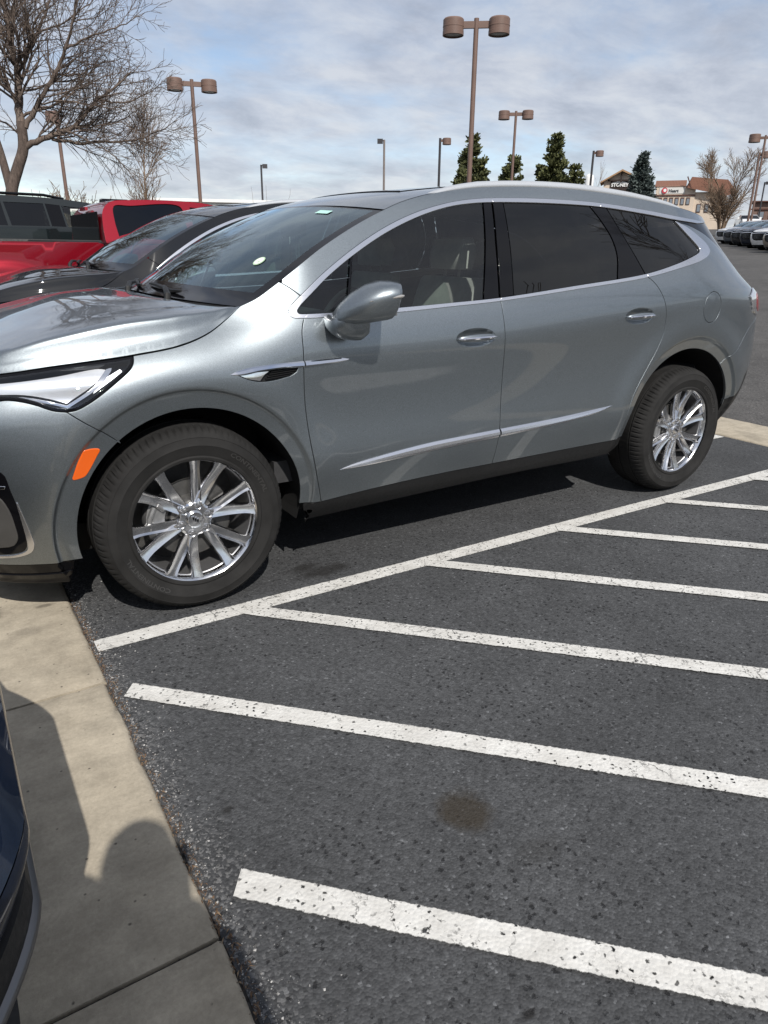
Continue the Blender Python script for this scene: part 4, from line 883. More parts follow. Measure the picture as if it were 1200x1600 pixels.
    wc = ws_[-1]; rear = [(.06+(.275-.06)*abs(v)**3.6, v*wc) for v in np.linspace(1, -1, 61)]
    near = list(zip(xs_, ws_)); loop = join_loop([(x, -w) for x, w in near], [(x, -w) for x, w in rear], [(x, w) for x, w in near[::-1]])
    side_i = ub[:, 0] >= X1-1e-9; sx, sz, sw = xs_[side_i], ub[side_i, 1], ws_[side_i]
    f_zb = pchip(np.r_[-1.2, -.9, sx[::3], sx[-1]+1e-6][0:], np.r_[.975, 1.0, sz[::3], sz[-1]]); f_wb = pchip(np.r_[-1.2, -.9, sx[::3], sx[-1]+1e-6], np.r_[.86, .885, sw[::3], sw[-1]])
    f_A = pchip([-1.1, -.61, -.44, -.17, .0, .12, .2, .262, .30], [.062, .082, .105, .128, .118, .085, .045, .012, .004])
    f_g = pchip([0, .006, .013, .020, .026, .031, .036, .042, .052, .075, .12, .20, .35, 1.], [0, .17, .34, .46, .63, .79, .87, .905, .93, .965, 1.01, 1.07, 1.12, 1.12])
    hx_ = np.linspace(-.92, .27, 90); HEX = [(x, s_*(float(f_wb(x))-d)) for x in hx_ for d in (.005, .010, .015, .019, .022, .025, .028, .031, .034, .038, .044, .053, .068) for s_ in (-1, 1)]
    nz = ~side_i; o_ = np.argsort(ws_[nz]); fw, fx, fz = ws_[nz][o_], xs_[nz][o_], ub[nz, 1][o_]
    def Hood(x, y):
        x = np.asarray(x, float); w = np.abs(np.asarray(y, float)); w = np.sqrt(w*w+1e-6)
        xn = np.interp(w, fw, fx); zf = np.interp(w, fw, fz); d1 = np.maximum(f_wb(x)-w, 1e-5); d2 = np.maximum(x-xn, 1e-5)*.38
        d = d1*d2/(d1**3+d2**3)**(1/3); zb = f_zb(x)+(zf-f_zb(x))*np.exp(-(d2/.10)**1.5)*d1/(d1+d2)
        c = .016*(1-(w/.9)**2)*sstep(.02, .30, d); cre = -.008*np.exp(-((d-.22)/.06)**2)*sstep(-.9, -.3, x)*sstep(.27, .0, x)
        return zb+f_A(x)*f_g(d)+c+cre
    def S_hood(x, y): return np.stack([x, y, Hood(x, y)], 1)
    lo = loop if area(loop) > 0 else loop[::-1]
    A = panel_arrays(S_hood, lo, step=.03, bstep=.02, gap=.0012, edge=.0015, flange=.02, extra=HEX)
    if A[2][:20, 2].mean() < 0: A = (A[0], [f[::-1] for f in A[1]], -A[2])
    mk('hood', *A[:2], [P_], root, A[2])
    # --- windscreen
    t_ = np.array(C['ws']); wsw = W(t_[:, 0], t_[:, 1])-.004; n = len(t_); q = np.linspace(0, 1, n)
    vv = np.concatenate([np.linspace(-1, -.94, 5), np.linspace(-.9, .9, 37), np.linspace(.94, 1, 5)])
    Pg = np.zeros((n, len(vv), 3))
    for j, v in enumerate(vv):
        b = 1-abs(v)**2.3; Pg[:, j, 0] = t_[:, 0]-(.155-.06*q)*b; Pg[:, j, 1] = v*wsw; Pg[:, j, 2] = t_[:, 1]+(.012+.026*q)*(1-v*v)-.003
    V, F, N_ = grid_arrays(Pg); 
    if N_[len(N_)//2][0] > 0: F = [f[::-1] for f in F]; N_ = -N_
    m = len(vv); mi = []
    for f in F:
        i = f[0]//m; j = min(k % m for k in f); v = abs(vv[j]+vv[min(j+1, m-1)])/2; ii = min(k//m for k in f)
        mi.append(1 if (v > .94 or ii < 6 or ii >= n-2) else 0)
    g = mk('windshield', V, F, [MAT['windshield_glass'], GB], root, N_, mi)
    WSP = Pg
    def on_glass(tq, v, out=.004):
        i = tq*(n-1); i0 = int(min(i, n-2)); fj = np.interp(v, vv, np.arange(m)); j0 = int(min(fj, m-2)); a, b = i-i0, fj-j0
        p = (Pg[i0, j0]*(1-a)+Pg[i0+1, j0]*a)*(1-b)+(Pg[i0, j0+1]*(1-a)+Pg[i0+1, j0+1]*a)*b; nr = N_.reshape(n, m, 3)[i0, j0]; return Vector(p)+Vector(nr)*out, Vector(nr)
    def decal(tq, v, wx, wz, mat, name, round_=False, M_=24):
        p, nr = on_glass(tq, v, .003); up = (on_glass(min(tq+.1, 1), v)[0]-on_glass(max(tq-.1, 0), v)[0]).normalized(); rt_ = up.cross(nr).normalized(); mb = MB()
        pts = [(math.cos(a), math.sin(a)) for a in np.linspace(0, 2*math.pi, M_, endpoint=False)] if round_ else [(-1, -1), (1, -1), (1, 1), (-1, 1)]
        mb.add([p+rt_*a*wx+up*b*wz for a, b in pts], [tuple(range(len(pts)))]); 
        if round_:
            mb.m = 1; mb.add([p+nr*.001+rt_*a*wx*.8+up*b*wz*.8 for a, b in pts], [tuple(range(len(pts)))])
            mb.m = 2; mb.add([p+nr*.0015+rt_*(a*wx*.22+.1*wx)+up*(b*wz*.14-wz*.1) for a, b in pts], [tuple(range(len(pts)))]); mb.add([p+nr*.0015+rt_*(a*wx*.4)+up*(b*wz*.05-wz*.35) for a, b in pts], [tuple(range(len(pts)))])
        mb.build(name, [mat, MAT['paper_white'], MAT['sticker_green']], g)
    decal(.36, -.72, .030, .030, MAT['sticker_green'], 'round_sticker', True)
    decal(.90, -.60, .050, .018, MAT['sticker_mint'], 'top_sticker')
    # cowl under the glass, and the wipers
    cw = MB(); rows = []
    for v in np.linspace(-1, 1, 41):
        hx = .06+(.275-.06)*abs(v)**3.6; p = on_glass(0.03, v, .0)[0]; b = 1-abs(v)**2.3
        hz = float(Hood(np.array([hx]), np.array([v*wc]))[0]); rows.append([(hx-.01, v*wc, hz-.012), (hx+.03*b+.004, v*wc*.998, hz-.03*b-.006), (p.x-.012*b, p.y, p.z-.018*b), (p.x+.02, p.y, p.z+.004)])
    cw.loft(rows, closed=False, caps=False); cw.build('cowl', BP, root, smooth=True)
    def wiper(v0, v1, t0, t1):
        mb = MB(); a = on_glass(0.0, v0, .02)[0]; a.x -= .040; k = on_glass(t0, v0+(v1-v0)*.40, .024)[0]; e = on_glass(t1, v1, .010)[0]; s = on_glass(t0*.9, v0+(v1-v0)*.06, .016)[0]
        mb.tube([a+Vector((0, 0, -.03)), a+Vector((.004, 0, -.004)), (a*.6+k*.4)+Vector((0, 0, .012)), k], [.015, .015, .011, .008], 8)
        mb.tube([s, (s*.5+k*.5)+Vector((0, 0, -.01)), k*.5+e*.5+Vector((0, 0, .0)), e], [.006, .010, .010, .005], 6); mb.build('wiper', BP, root, angle=40)
    wiper(-.52, .10, .05, .08); wiper(.12, .80, .05, .09)
    # --- roof, sunroof, rails
    rp = np.array(C['roof']); rw = W(rp[:, 0], rp[:, 1]); n = len(rp); q = np.linspace(0, 1, n); vv = np.linspace(-1, 1, 61); Pr = np.zeros((n, 61, 3))
    fb = pchip([0, .16, .5, .8, 1], [.095, .05, .0, -.02, -.10]); fc = pchip([0, .1, .22, .5, .85, 1], [.034, .030, .019, .024, .028, .028])
    for j, v in enumerate(vv):
        Pr[:, j, 0] = rp[:, 0]-fb(q)*(1-abs(v)**2.3); Pr[:, j, 1] = v*(rw-.001); Pr[:, j, 2] = rp[:, 1]+fc(q)*(1-abs(v)**2.4)
    V, F, N_ = grid_arrays(Pr)
    if N_[len(N_)//2][2] < 0: F = [f[::-1] for f in F]; N_ = -N_
    roof = mk('roof', V, F, [P_], root, N_)
    sel = [i for i in range(n) if 1.28 <= rp[i, 0] <= 2.5]; G = Pr[sel[0]:sel[-1]+1, 9:52].copy(); G[..., 2] += .003; 
    V, F, N2 = grid_arrays(G)
    if N2[len(N2)//2][2] < 0: F = [f[::-1] for f in F]; N2 = -N2
    mk('sunroof', V, F, [GB], roof, N2)
    rim = [tuple(G[0, j]) for j in range(G.shape[1])]; mb = MB(); mb.tube([(x, y, z-.001) for x, y, z in rim], .0035, 6); mb.build('wind_deflector', GB, roof, smooth=True)
    G = Pr.copy(); G[..., 2] -= .03; G[..., 1] *= .97; V, F, N2 = grid_arrays(G)
    if N2[len(N2)//2][2] > 0: F = [f[::-1] for f in F]; N2 = -N2
    mk('headliner', V, F, [MAT['headliner']], roof, N2)
    spo = MB(); ed = [Pr[-1, j] for j in range(61)]; spo.loft([[tuple(p), (p[0]+.004, p[1], p[2]-.012), (p[0]-.03, p[1], p[2]-.028), (p[0]-.16, p[1]*.98, p[2]-.035)] for p in ed], closed=False, caps=False); spo.build('spoiler', P_, root, smooth=True)
    def rail(m):
        zz = lambda x: float(np.interp(x, rp[:, 0], rp[:, 1])); ww = lambda x: float(np.interp(x, rp[:, 0], rw))
        rings = []
        for x in np.concatenate([np.linspace(1.24, 1.50, 9), np.linspace(1.6, 2.75, 12), np.linspace(2.83, 3.12, 9)]):
            h = float(np.interp(x, [1.24, 1.32, 1.42, 1.6, 2.3, 2.7, 2.95, 3.06, 3.12], [.0, .012, .022, .030, .034, .032, .024, .012, .0])); z = zz(x)-.008; w = ww(x)-.022
            rings.append([(x, -(w+.020), z), (x, -(w+.022), z+h*.55), (x, -(w+.012), z+h*.95+.002), (x, -(w-.004), z+h+.004), (x, -(w-.016), z+h*.9+.002), (x, -(w-.022), z)])
        m.loft(rings)
    both_mb('roof_rail', MAT['rail_metal'], root, rail, smooth=True)
    # --- mirrors
    def mirror(m):
        rings = []                                       # housing: sections along its length, from the nose to the open end
        for x, yc, zc, hy, hz, ex in ((.598, -.085, 1.190, .006, .010, 2), (.612, -.105, 1.200, .040, .034, 2.2), (.645, -.130, 1.216, .070, .058, 2.4), (.69, -.155, 1.232, .092, .074, 2.6), (.74, -.170, 1.242, .104, .080, 2.8), (.78, -.178, 1.246, .106, .077, 3.2), (.808, -.181, 1.2465, .106, .0725, 3.6), (.822, -.182, 1.2465, .104, .070, 3.6), (.826, -.182, 1.2465, .098, .064, 3.6)):
            ring = []
            for t in np.linspace(0, 2*math.pi, 44, endpoint=False):
                c_, s_ = math.cos(t), math.sin(t); cy = math.copysign(abs(c_)**(2/ex), c_); sz = math.copysign(abs(s_)**(2/ex), s_); k = hz/.08
                out = cy*hy-(.030*k*max(0., .30-sz)**1.3 if cy > 0 else 0)-(.018*k*max(0., sz-.30)**1.5 if cy > 0 else 0)
                ring.append((x-.030*cy*(hy/.1)+.018*sz*k, yc-out, zc+hz*sz-(.010 if sz < 0 else .0)*cy))
            rings.append(ring)
        m.loft(rings)
    def arm(m):
        rings = []
        for yc, xc, zc, hx, hz in ((-.165, .680, 1.168, .045, .026), (-.150, .672, 1.152, .060, .040), (-.12, .660, 1.138, .068, .046), (-.08, .656, 1.132, .070, .044), (-.03, .660, 1.132, .066, .040), (.04, .67, 1.150, .06, .04)):
            rings.append([(xc+hx*math.copysign(abs(math.cos(t))**.75, math.cos(t)), yc, zc+hz*math.copysign(abs(math.sin(t))**.75, math.sin(t))-.28*hx*math.cos(t)) for t in np.linspace(0, 2*math.pi, 28, endpoint=False)])
        m.loft(rings)
    def mirror_all():
        for side in (-1, 1):
            mr = empty('door_mirror', (0, 0, 0), 0, root)
            for fn, nm, mt in ((mirror, 'mirror_housing', P_), (arm, 'mirror_arm', P_)):
                mb = MB(); fn(mb); mb.V = [(x, y-HW if side < 0 else -(y-HW), z) for x, y, z in mb.V]
                if side > 0: mb.F = [f[::-1] for f in mb.F]
                o = mb.build(nm, mt, mr, smooth=True)
                import bmesh
                bm = bmesh.new(); bm.from_mesh(o.data); bmesh.ops.recalc_face_normals(bm, faces=bm.faces); bm.to_mesh(o.data); bm.free(); smooth_by_angle(o, 50)
            sg = lambda y: (y-HW)*(1 if side < 0 else -1)
            mb = MB(); mb.tube([(.672, sg(-.2490), 1.249), (.75, sg(-.2745), 1.262), (.795, sg(-.286), 1.268), (.805, sg(-.287), 1.2695)], [.002, .006, .0065, .004], 8); mb.build('turn_signal', MAT['turn_lens'], mr, smooth=True)
            mb = MB(); mb.box((.793, sg(-.178), 1.2465), (.006, .150, .108)); mb.build('mirror_glass', MAT['chrome'], mr)
    mirror_all()
    # --- wheels and liners
    for wx, sp in ((WHEEL_X[0], R(-2)), (WHEEL_X[1], R(11))):
        make_wheel(root, (wx, -HW, WHEEL_Z), False, sp); make_wheel(root, (wx, HW, WHEEL_Z), True, sp)
    for c in (AF, AR):
        for s in (-1, 1):
            m = MB(); r = c[2]+.012; P2 = [(c[0]+r*math.cos(R(a)), c[1]+r*math.sin(R(a))) for a in np.linspace(-13, 193, 40)]
            m.loft([[(x, s*(float(W(x, max(z, .3)))-.012), z) for x, z in P2], [(x, s*.55, z) for x, z in P2]], closed=False, caps=False); m.add([(c[0], s*.55, c[1])]+[(x, s*.55, z) for x, z in P2], [(0, i, i+1) for i in range(1, 40)]); m.build('wheel_arch_liner', MAT['dark_void'], root)
    # mud guard behind the front wheel, underbody, black shell behind the panels
    m = MB(); m.box((1.55, 0, .29), (4.3, 1.30, .12)); m.box((1.53, 0, .33), (1.95, 1.66, .06)); m.box((.0, 0, .40), (.9, 1.08, .2)); m.box((3.35, 0, .45), (1.1, 1.08, .3)); m.tube([(.9, .3, .215), (2.6, .3, .215), (3.6, .45, .25)], .04, 8); m.build('underbody', MAT['dark_void'], root)
    sh = join_loop(arc(AF[0], AF[1], AF[2]+.02, 150, -8)[0:], [(.52, .33), (2.55, .36)], arc(AR[0], AR[1], AR[2]+.02, 182, 30), [(3.62, .9), (3.60, 1.15), (2.6, 1.26), (1.56, 1.17), (.56, 1.14), (.3, 1.08), (-.1, 1.02)])
    both('inner_shell', MAT['dark_void'], root, side_panel(sh, -.034, step=.08, edge=0, flange=0, gap=0))
    # --- cabin
    m = MB(); m.box((.62, 0, 1.0), (.55, 1.62, .30)); m.box((.40, 0, 1.06), (.30, 1.55, .26)); m.box((2.0, 0, .50), (3.2, 1.7, .10)); m.box((1.9, 0, .72), (.9, .30, .36)); m.box((3.5, 0, .95), (.12, 1.5, .8)); m.build('dashboard', MAT['interior_dark'], root, angle=30)
    def seat(x, y, wd=.50):
        st = empty('seat', (x, y, 0), 0, root); m = MB()
        def slab(pts, w):
            m.loft([[(px, wy*w, pz) for px, pz in pts] for wy in (-.5, -.44, .44, .5)] if 0 else [[(px+(0 if abs(wy) < .45 else .0), wy*w, pz) for px, pz in (pts if abs(wy) < .47 else [(sum(a for a, _ in pts)/len(pts)+(a-sum(a for a, _ in pts)/len(pts))*.8, sum(b for _, b in pts)/len(pts)+(b-sum(b for _, b in pts)/len(pts))*.93) for a, b in pts])] for wy in (-.5, -.46, -.2, .2, .46, .5)])
        slab([(-.28, .66), (-.30, .76), (-.10, .79), (.20, .74), (.24, .64)], wd); m.build('seat_cushion', MAT['seat_leather'], st, angle=40); m = MB()
        slab([(.14, .74), (.16, .95), (.26, 1.22), (.30, 1.30), (.36, 1.30), (.36, 1.10), (.30, .72)], wd); m.build('seat_back', MAT['seat_leather'], st, angle=40); m = MB()
        slab([(.27, 1.34), (.265, 1.42), (.29, 1.49), (.35, 1.50), (.385, 1.44), (.36, 1.34)], wd*.56); m.tube([(.32, -.06, 1.26), (.33, -.06, 1.37)], .008, 6); m.tube([(.32, .06, 1.26), (.33, .06, 1.37)], .008, 6); m.build('headrest', MAT['seat_leather'], st, angle=40)
    for x in (1.36, 2.30):
        for y in (-.40, .40): seat(x, y)
    m = MB(); cx, cz = .98, 1.08
    pts = [(cx+.18*math.sin(t)*.45, -.40+.185*math.cos(t), cz+.18*math.sin(t)*.9) for t in np.linspace(0, 2*math.pi, 33)]; m.tube(pts, .016, 8); m.box((cx-.03, -.40, cz-.02), (.05, .17, .11)); m.tube([(cx, -.56, cz), (cx, -.24, cz)], .014, 6); m.tube([(cx-.02, -.4, cz), (.70, -.4, .98)], .03, 8); m.build('steering_wheel', MAT['interior_dark'], root, smooth=True)
    m = MB(); m.box((.93, 0, 1.53), (.03, .25, .07)); m.tube([(.92, 0, 1.55), (.97, 0, 1.60)], .012, 6); m.build('rear_view_mirror', MAT['interior_dark'], root)
    m = MB(); m.tube([(.955, -.02, 1.50), (.950, -.02, 1.42), (.953, -.03, 1.33)], .006, 5); m.box((.955, -.03, 1.30), (.006, .045, .07)); m.tube([(.955, .02, 1.50), (.950, .01, 1.40), (.953, -.02, 1.33)], .006, 5); m.build('hanging_lanyard', MAT['paper_white'], root)
    # emblem on the grille
    m = MB(); m.lathe([(.055, 0), (.055, .012), (.046, .016), (.046, .010), (.0001, .010)], 32, 'y'); m.V = [(-1.07-(-y)*1.0+.0, x, z+.80) for x, y, z in m.V]; m.build('emblem', MAT['chrome'], root, angle=30)
    return root
def build_added_hills():  # unseen ring of hills, added to darken the low horizon in reflections
    g = NG('added_hill_scrub'); p = g.pos(); g.set(base=g.mix(g.ramp(g.noise(p, .02, 6, .6), (.35, 0.), (.65, 1.)), (.10, .085, .055), (.055, .065, .04)), rough=1.)
    rnd = random.Random(9); rows = []; n = 120; hs = [0]*n
    ph = [(rnd.uniform(0, 6.3), k, rnd.uniform(.4, 1)/k**.5) for k in (2, 3, 5, 7, 11, 17, 23)]
    for i in range(n+1):
        a = 2*math.pi*i/n; h = 14+5*sum(m*math.sin(k*a+f) for f, k, m in ph); back = .5-.5*math.sin(a); h = max(3, h)*(.35+1.0*back); c, s = math.cos(a), math.sin(a)
        q = 8*(.5+.5*c); rows.append([(c*420, s*420, q-1), (c*470, s*470, q+h*.55), (c*560, s*560, q+h), (c*700, s*700, q+h*.9)])
    P_ = np.array(rows); V, F, N_ = grid_arrays(P_)
    if N_[5][2] < 0: F = [f[::-1] for f in F]; N_ = -N_
    tag(mk('added_horizon_hills', V, F, [MAT['added_hill_scrub']], None), kind='structure')
build_added_hills()

# ---------------------------------------------------------------- other vehicles
def skin_strip(pts, wf, crown=.02, n=13):                # the skin across the car along a side outline (x, z)
    P2 = np.array(pts, float); d = np.gradient(P2, axis=0); d /= np.maximum(np.linalg.norm(d, axis=1)[:, None], 1e-9); nx, nz = -d[:, 1], d[:, 0]
    w = np.array([wf(x, z) for x, z in P2]); vv = np.linspace(-1, 1, n); P_ = np.zeros((len(P2), n, 3))
    for j, v in enumerate(vv):
        k = crown*(1-v*v); P_[:, j] = np.stack([P2[:, 0]+nx*k, v*w, P2[:, 1]+nz*k], 1)
    V, F, N_ = grid_arrays(P_); m = P_.reshape(-1, 3)
    i = len(P2)//2*n+n//2
    if N_[i] @ np.array([nx[len(P2)//2], 0, nz[len(P2)//2]]) < 0: F = [f[::-1] for f in F]; N_ = -N_
    return V, F, N_
def plain_wheel(parent, x, y, z, r, side):
    w = empty('wheel', (x, y, z), 0 if side < 0 else math.pi, parent)
    m = MB(); m.lathe([(r*.62, .0), (r*.66, .018), (r*.80, .022), (r*.93, .012), (r, -.03), (r, -.20), (r*.9, -.24), (r*.6, -.23)], 40, 'y'); m.F = [f[::-1] for f in m.F]; m.build('tyre', MAT['rubber'], w, angle=40)
    m = MB(); m.lathe([(r*.63, .006), (r*.60, -.01), (r*.58, -.04), (r*.57, -.12), (.0001, -.13)], 40, 'y')
    for k in range(5):
        a = 2*math.pi*k/5+.3; c, s = math.cos(a), math.sin(a); q = Matrix(((c, 0, -s), (0, 1, 0), (s, 0, c))); m.box((c*r*.31, .012, s*r*.31), (r*.60, .03, r*.17), M=q)
    m.lathe([(r*.16, .004), (r*.14, .012), (.0001, .013)][::-1], 16, 'y'); m.build('rim', MAT['wheel_metal'], w, angle=35)
def make_pickup(paint, label, group=None):               # local frame: rear axle at x = 0, nose towards +x
    root = empty('pickup_truck'); P_ = MAT[paint]; GB = MAT['gloss_black']
    def wf(x, z):
        w = .985-.02*abs(z-.95)**1.5
        if z > 1.44: w = .945-.40*(z-1.44)
        w -= .10*float(sstep(3.7, 4.75, x))+.06*float(sstep(-.9, -1.35, x))
        for wx in (0., 3.65): w += .035*float(np.exp(-((math.hypot(x-wx, z-.48)-.66)/.10)**4))*float(sstep(1.42, 1.30, z))
        return w
    def S(u, z): return np.stack([u, -np.array([wf(a, b) for a, b in zip(u, z)]), z], 1)
    def P(loop, **k): return panel_arrays(S, loop, **dict(dict(step=.06, gap=.004, edge=.003), **k))
    def put(name, loop, mat, par, off=0., **k):
        for A in (lambda q: q, mirror_arrays):
            a = panel_arrays(lambda u, z: S(u, z)+np.array([0, -off, 0]), loop, **dict(dict(step=.07, gap=.004, edge=.003), **k)); a = A(a); o = mk(name, a[0], a[1], [mat], par, a[2])
    ra = arc(0, .48, .58, 10, 170, 24); fa = arc(3.65, .48, .56, 170, 10, 24)
    rows = [(wx+r*math.cos(t), .48+r*math.sin(t)) for wx in (0., 3.65) for r in (.60, .66, .72, .76, .80) for t in np.linspace(.1, 3.04, 60)]
    put('bed_side', join_loop([(-1.32, .62), (-.572, .58)], ra[::-1], [(.572, .58), (.955, .55), (.955, 1.425), (.90, 1.44), (-1.2, 1.45), (-1.33, 1.44)]), P_, root, extra=rows)
    put('cab_side', join_loop([(.97, .55), (3.05, .50), (3.05, 1.41), (.97, 1.425)]), P_, root)
    put('front_fender', join_loop([(3.06, .52), (3.098, .58)], fa, [(4.202, .58), (4.50, .58), (4.72, .70), (4.72, 1.22), (4.5, 1.30), (3.06, 1.41)]), P_, root, extra=rows)
    cab = cr([(.985, 1.43), (.99, 1.62), (1.02, 1.76), (1.10, 1.835), (1.30, 1.862), (1.8, 1.872), (2.15, 1.852), (2.40, 1.79), (3.10, 1.42)], .04)
    w1 = cr([(1.13, 1.50), (1.115, 1.66), (1.135, 1.795), (1.30, 1.805), (1.84, 1.81), (1.86, 1.66), (1.86, 1.49), (1.40, 1.485), (1.13, 1.50)], .04)[:-1]; w2 = [(1.94, 1.485), (1.94, 1.81), (2.15, 1.80), (2.36, 1.75), (2.86, 1.485)]
    for A in (lambda q: q, mirror_arrays):
        a = A(panel_arrays(S, join_loop(cab), step=.05, gap=.002, edge=.003, holes=[w1, w2])); cs = mk('cab_frame', a[0], a[1], [P_], root, a[2])
        for w_ in (w1, w2): a = A(panel_arrays(lambda u, z: S(u, z)+np.array([0, .012, 0]), w_, step=.08, gap=.001, edge=0, flange=.0)); mk('window', a[0], a[1], [MAT['dark_glass']], cs, a[2])
    top = [p for p in cab if p[1] > 1.78 and p[0] < 2.38]; a = skin_strip(top, wf, .012); rf = mk('roof', *a[:2], [P_], root, a[2])
    m = MB(); m.loft([[(1.30+dx, y, 1.868+dz) for y, dz in ((-.10, .0), (-.06, .035), (.06, .035), (.10, .0))] for dx in (-.12, 0, .16)], closed=False); m.build('antenna_fin', GB, rf, angle=30)
    a = skin_strip([p for p in cab if p[0] >= 2.36], lambda x, z: wf(x, z)-.06, .03); mk('windshield', *a[:2], [MAT['dark_glass']], root, a[2])
    a = skin_strip([(2.36, 1.80), (3.12, 1.415)], lambda x, z: wf(x, z), -.02); 
    b_ = [p for p in cab if p[0] < 1.05 and p[1] < 1.80]; a = skin_strip(b_, wf, .01); back = mk('cab_back', *a[:2], [P_], root, a[2])
    m = MB(); m.box((.968, 0, 1.60), (.012, 1.50, .28)); m.build('rear_window', MAT['black_glass'], back); m = MB(); m.box((.985, 0, 1.79), (.03, .30, .035)); m.build('brake_light', MAT['red_lens'], back)
    hood = cr([(3.08, 1.42), (3.6, 1.41), (4.3, 1.36), (4.62, 1.28), (4.70, 1.18), (4.74, .95), (4.74, .60), (4.60, .50)], .06); a = skin_strip([p for p in hood], wf, .03); mk('hood', *a[:2], [P_], root, a[2])
    m = MB(); m.box((4.765, 0, .98), (.04, 1.15, .34)); g = m.build('grille', GB, root, angle=20); m = MB(); m.box((4.79, 0, 1.0), (.02, 1.20, .05)); m.build('grille_bar', MAT['chrome'], g)
    for s in (-1, 1):
        m = MB(); m.box((4.72, s*.74, 1.02), (.10, .26, .26)); m.build('headlight', MAT['reflector'], root, angle=20)
    m = MB(); m.box((4.80, 0, .62), (.14, 1.86, .20)); m.build('front_bumper', MAT['satin_chrome'], root, angle=20)
    a = skin_strip([(-1.33, .60), (-1.35, 1.0), (-1.33, 1.44)], wf, .02); mk('tailgate', *a[:2], [P_], root, a[2]); m = MB(); m.box((-1.40, 0, .60), (.16, 1.8, .18)); m.build('rear_bumper', MAT['satin_chrome'], root)
    m = MB(); m.box((-.19, 0, 1.25), (2.26, 1.72, .05)); m.box((1.7, 0, .62), (5.8, 1.5, .25)); m.box((2.0, 0, 1.0), (2.0, 1.70, .5)); m.build('underbody', MAT['dark_void'], root)
    put('bed_rail', [(-1.30, 1.447), (.95, 1.434), (.95, 1.462), (-1.30, 1.475)], MAT['black_plastic'], root, -.02, flange=.06, step=.03)
    for s in (-1, 1):
        m = MB(); m.box((2.62, s*1.07, 1.50), (.16, .20, .24)); m.box((2.66, s*.95, 1.43), (.08, .16, .06)); m.build('door_mirror', P_, root, angle=20)
        m = MB(); m.tube([(-.98 if 0 else 2.0, s*(wf(2.0, 1.22)+.03), 1.22), (2.22, s*(wf(2.2, 1.22)+.03), 1.22)], .014, 6); m.build('door_handle', MAT['chrome'], root)
        m = MB(); m.box((-.62, s*(wf(-.62, 1.36)+.006), 1.37), (.26, .012, .028)); m.build('bed_badge', MAT['chrome'], root)
        for x in (0., 3.65): plain_wheel(root, x, s*.955, .43, .43, s)
        for x, aa in ((0., ra), (3.65, fa)):
            m = MB(); m.loft([[(px, s*(wf(px, pz)-.012), pz) for px, pz in aa], [(px, s*.5, pz) for px, pz in aa]], closed=False, caps=False); m.add([(x, s*.5, .48)]+[(px, s*.5, pz) for px, pz in aa], [(0, i, i+1) for i in range(1, len(aa))]); m.build('wheel_arch_liner', MAT['dark_void'], root)
    tag(root, label, 'truck', group); return root
glass('dark_glass', (.02, .022, .025), boost=1.1)
simple('trim_dull', (.16, .16, .165), .35, .8); simple('black_glass', (.004, .004, .005), .04, 0.)
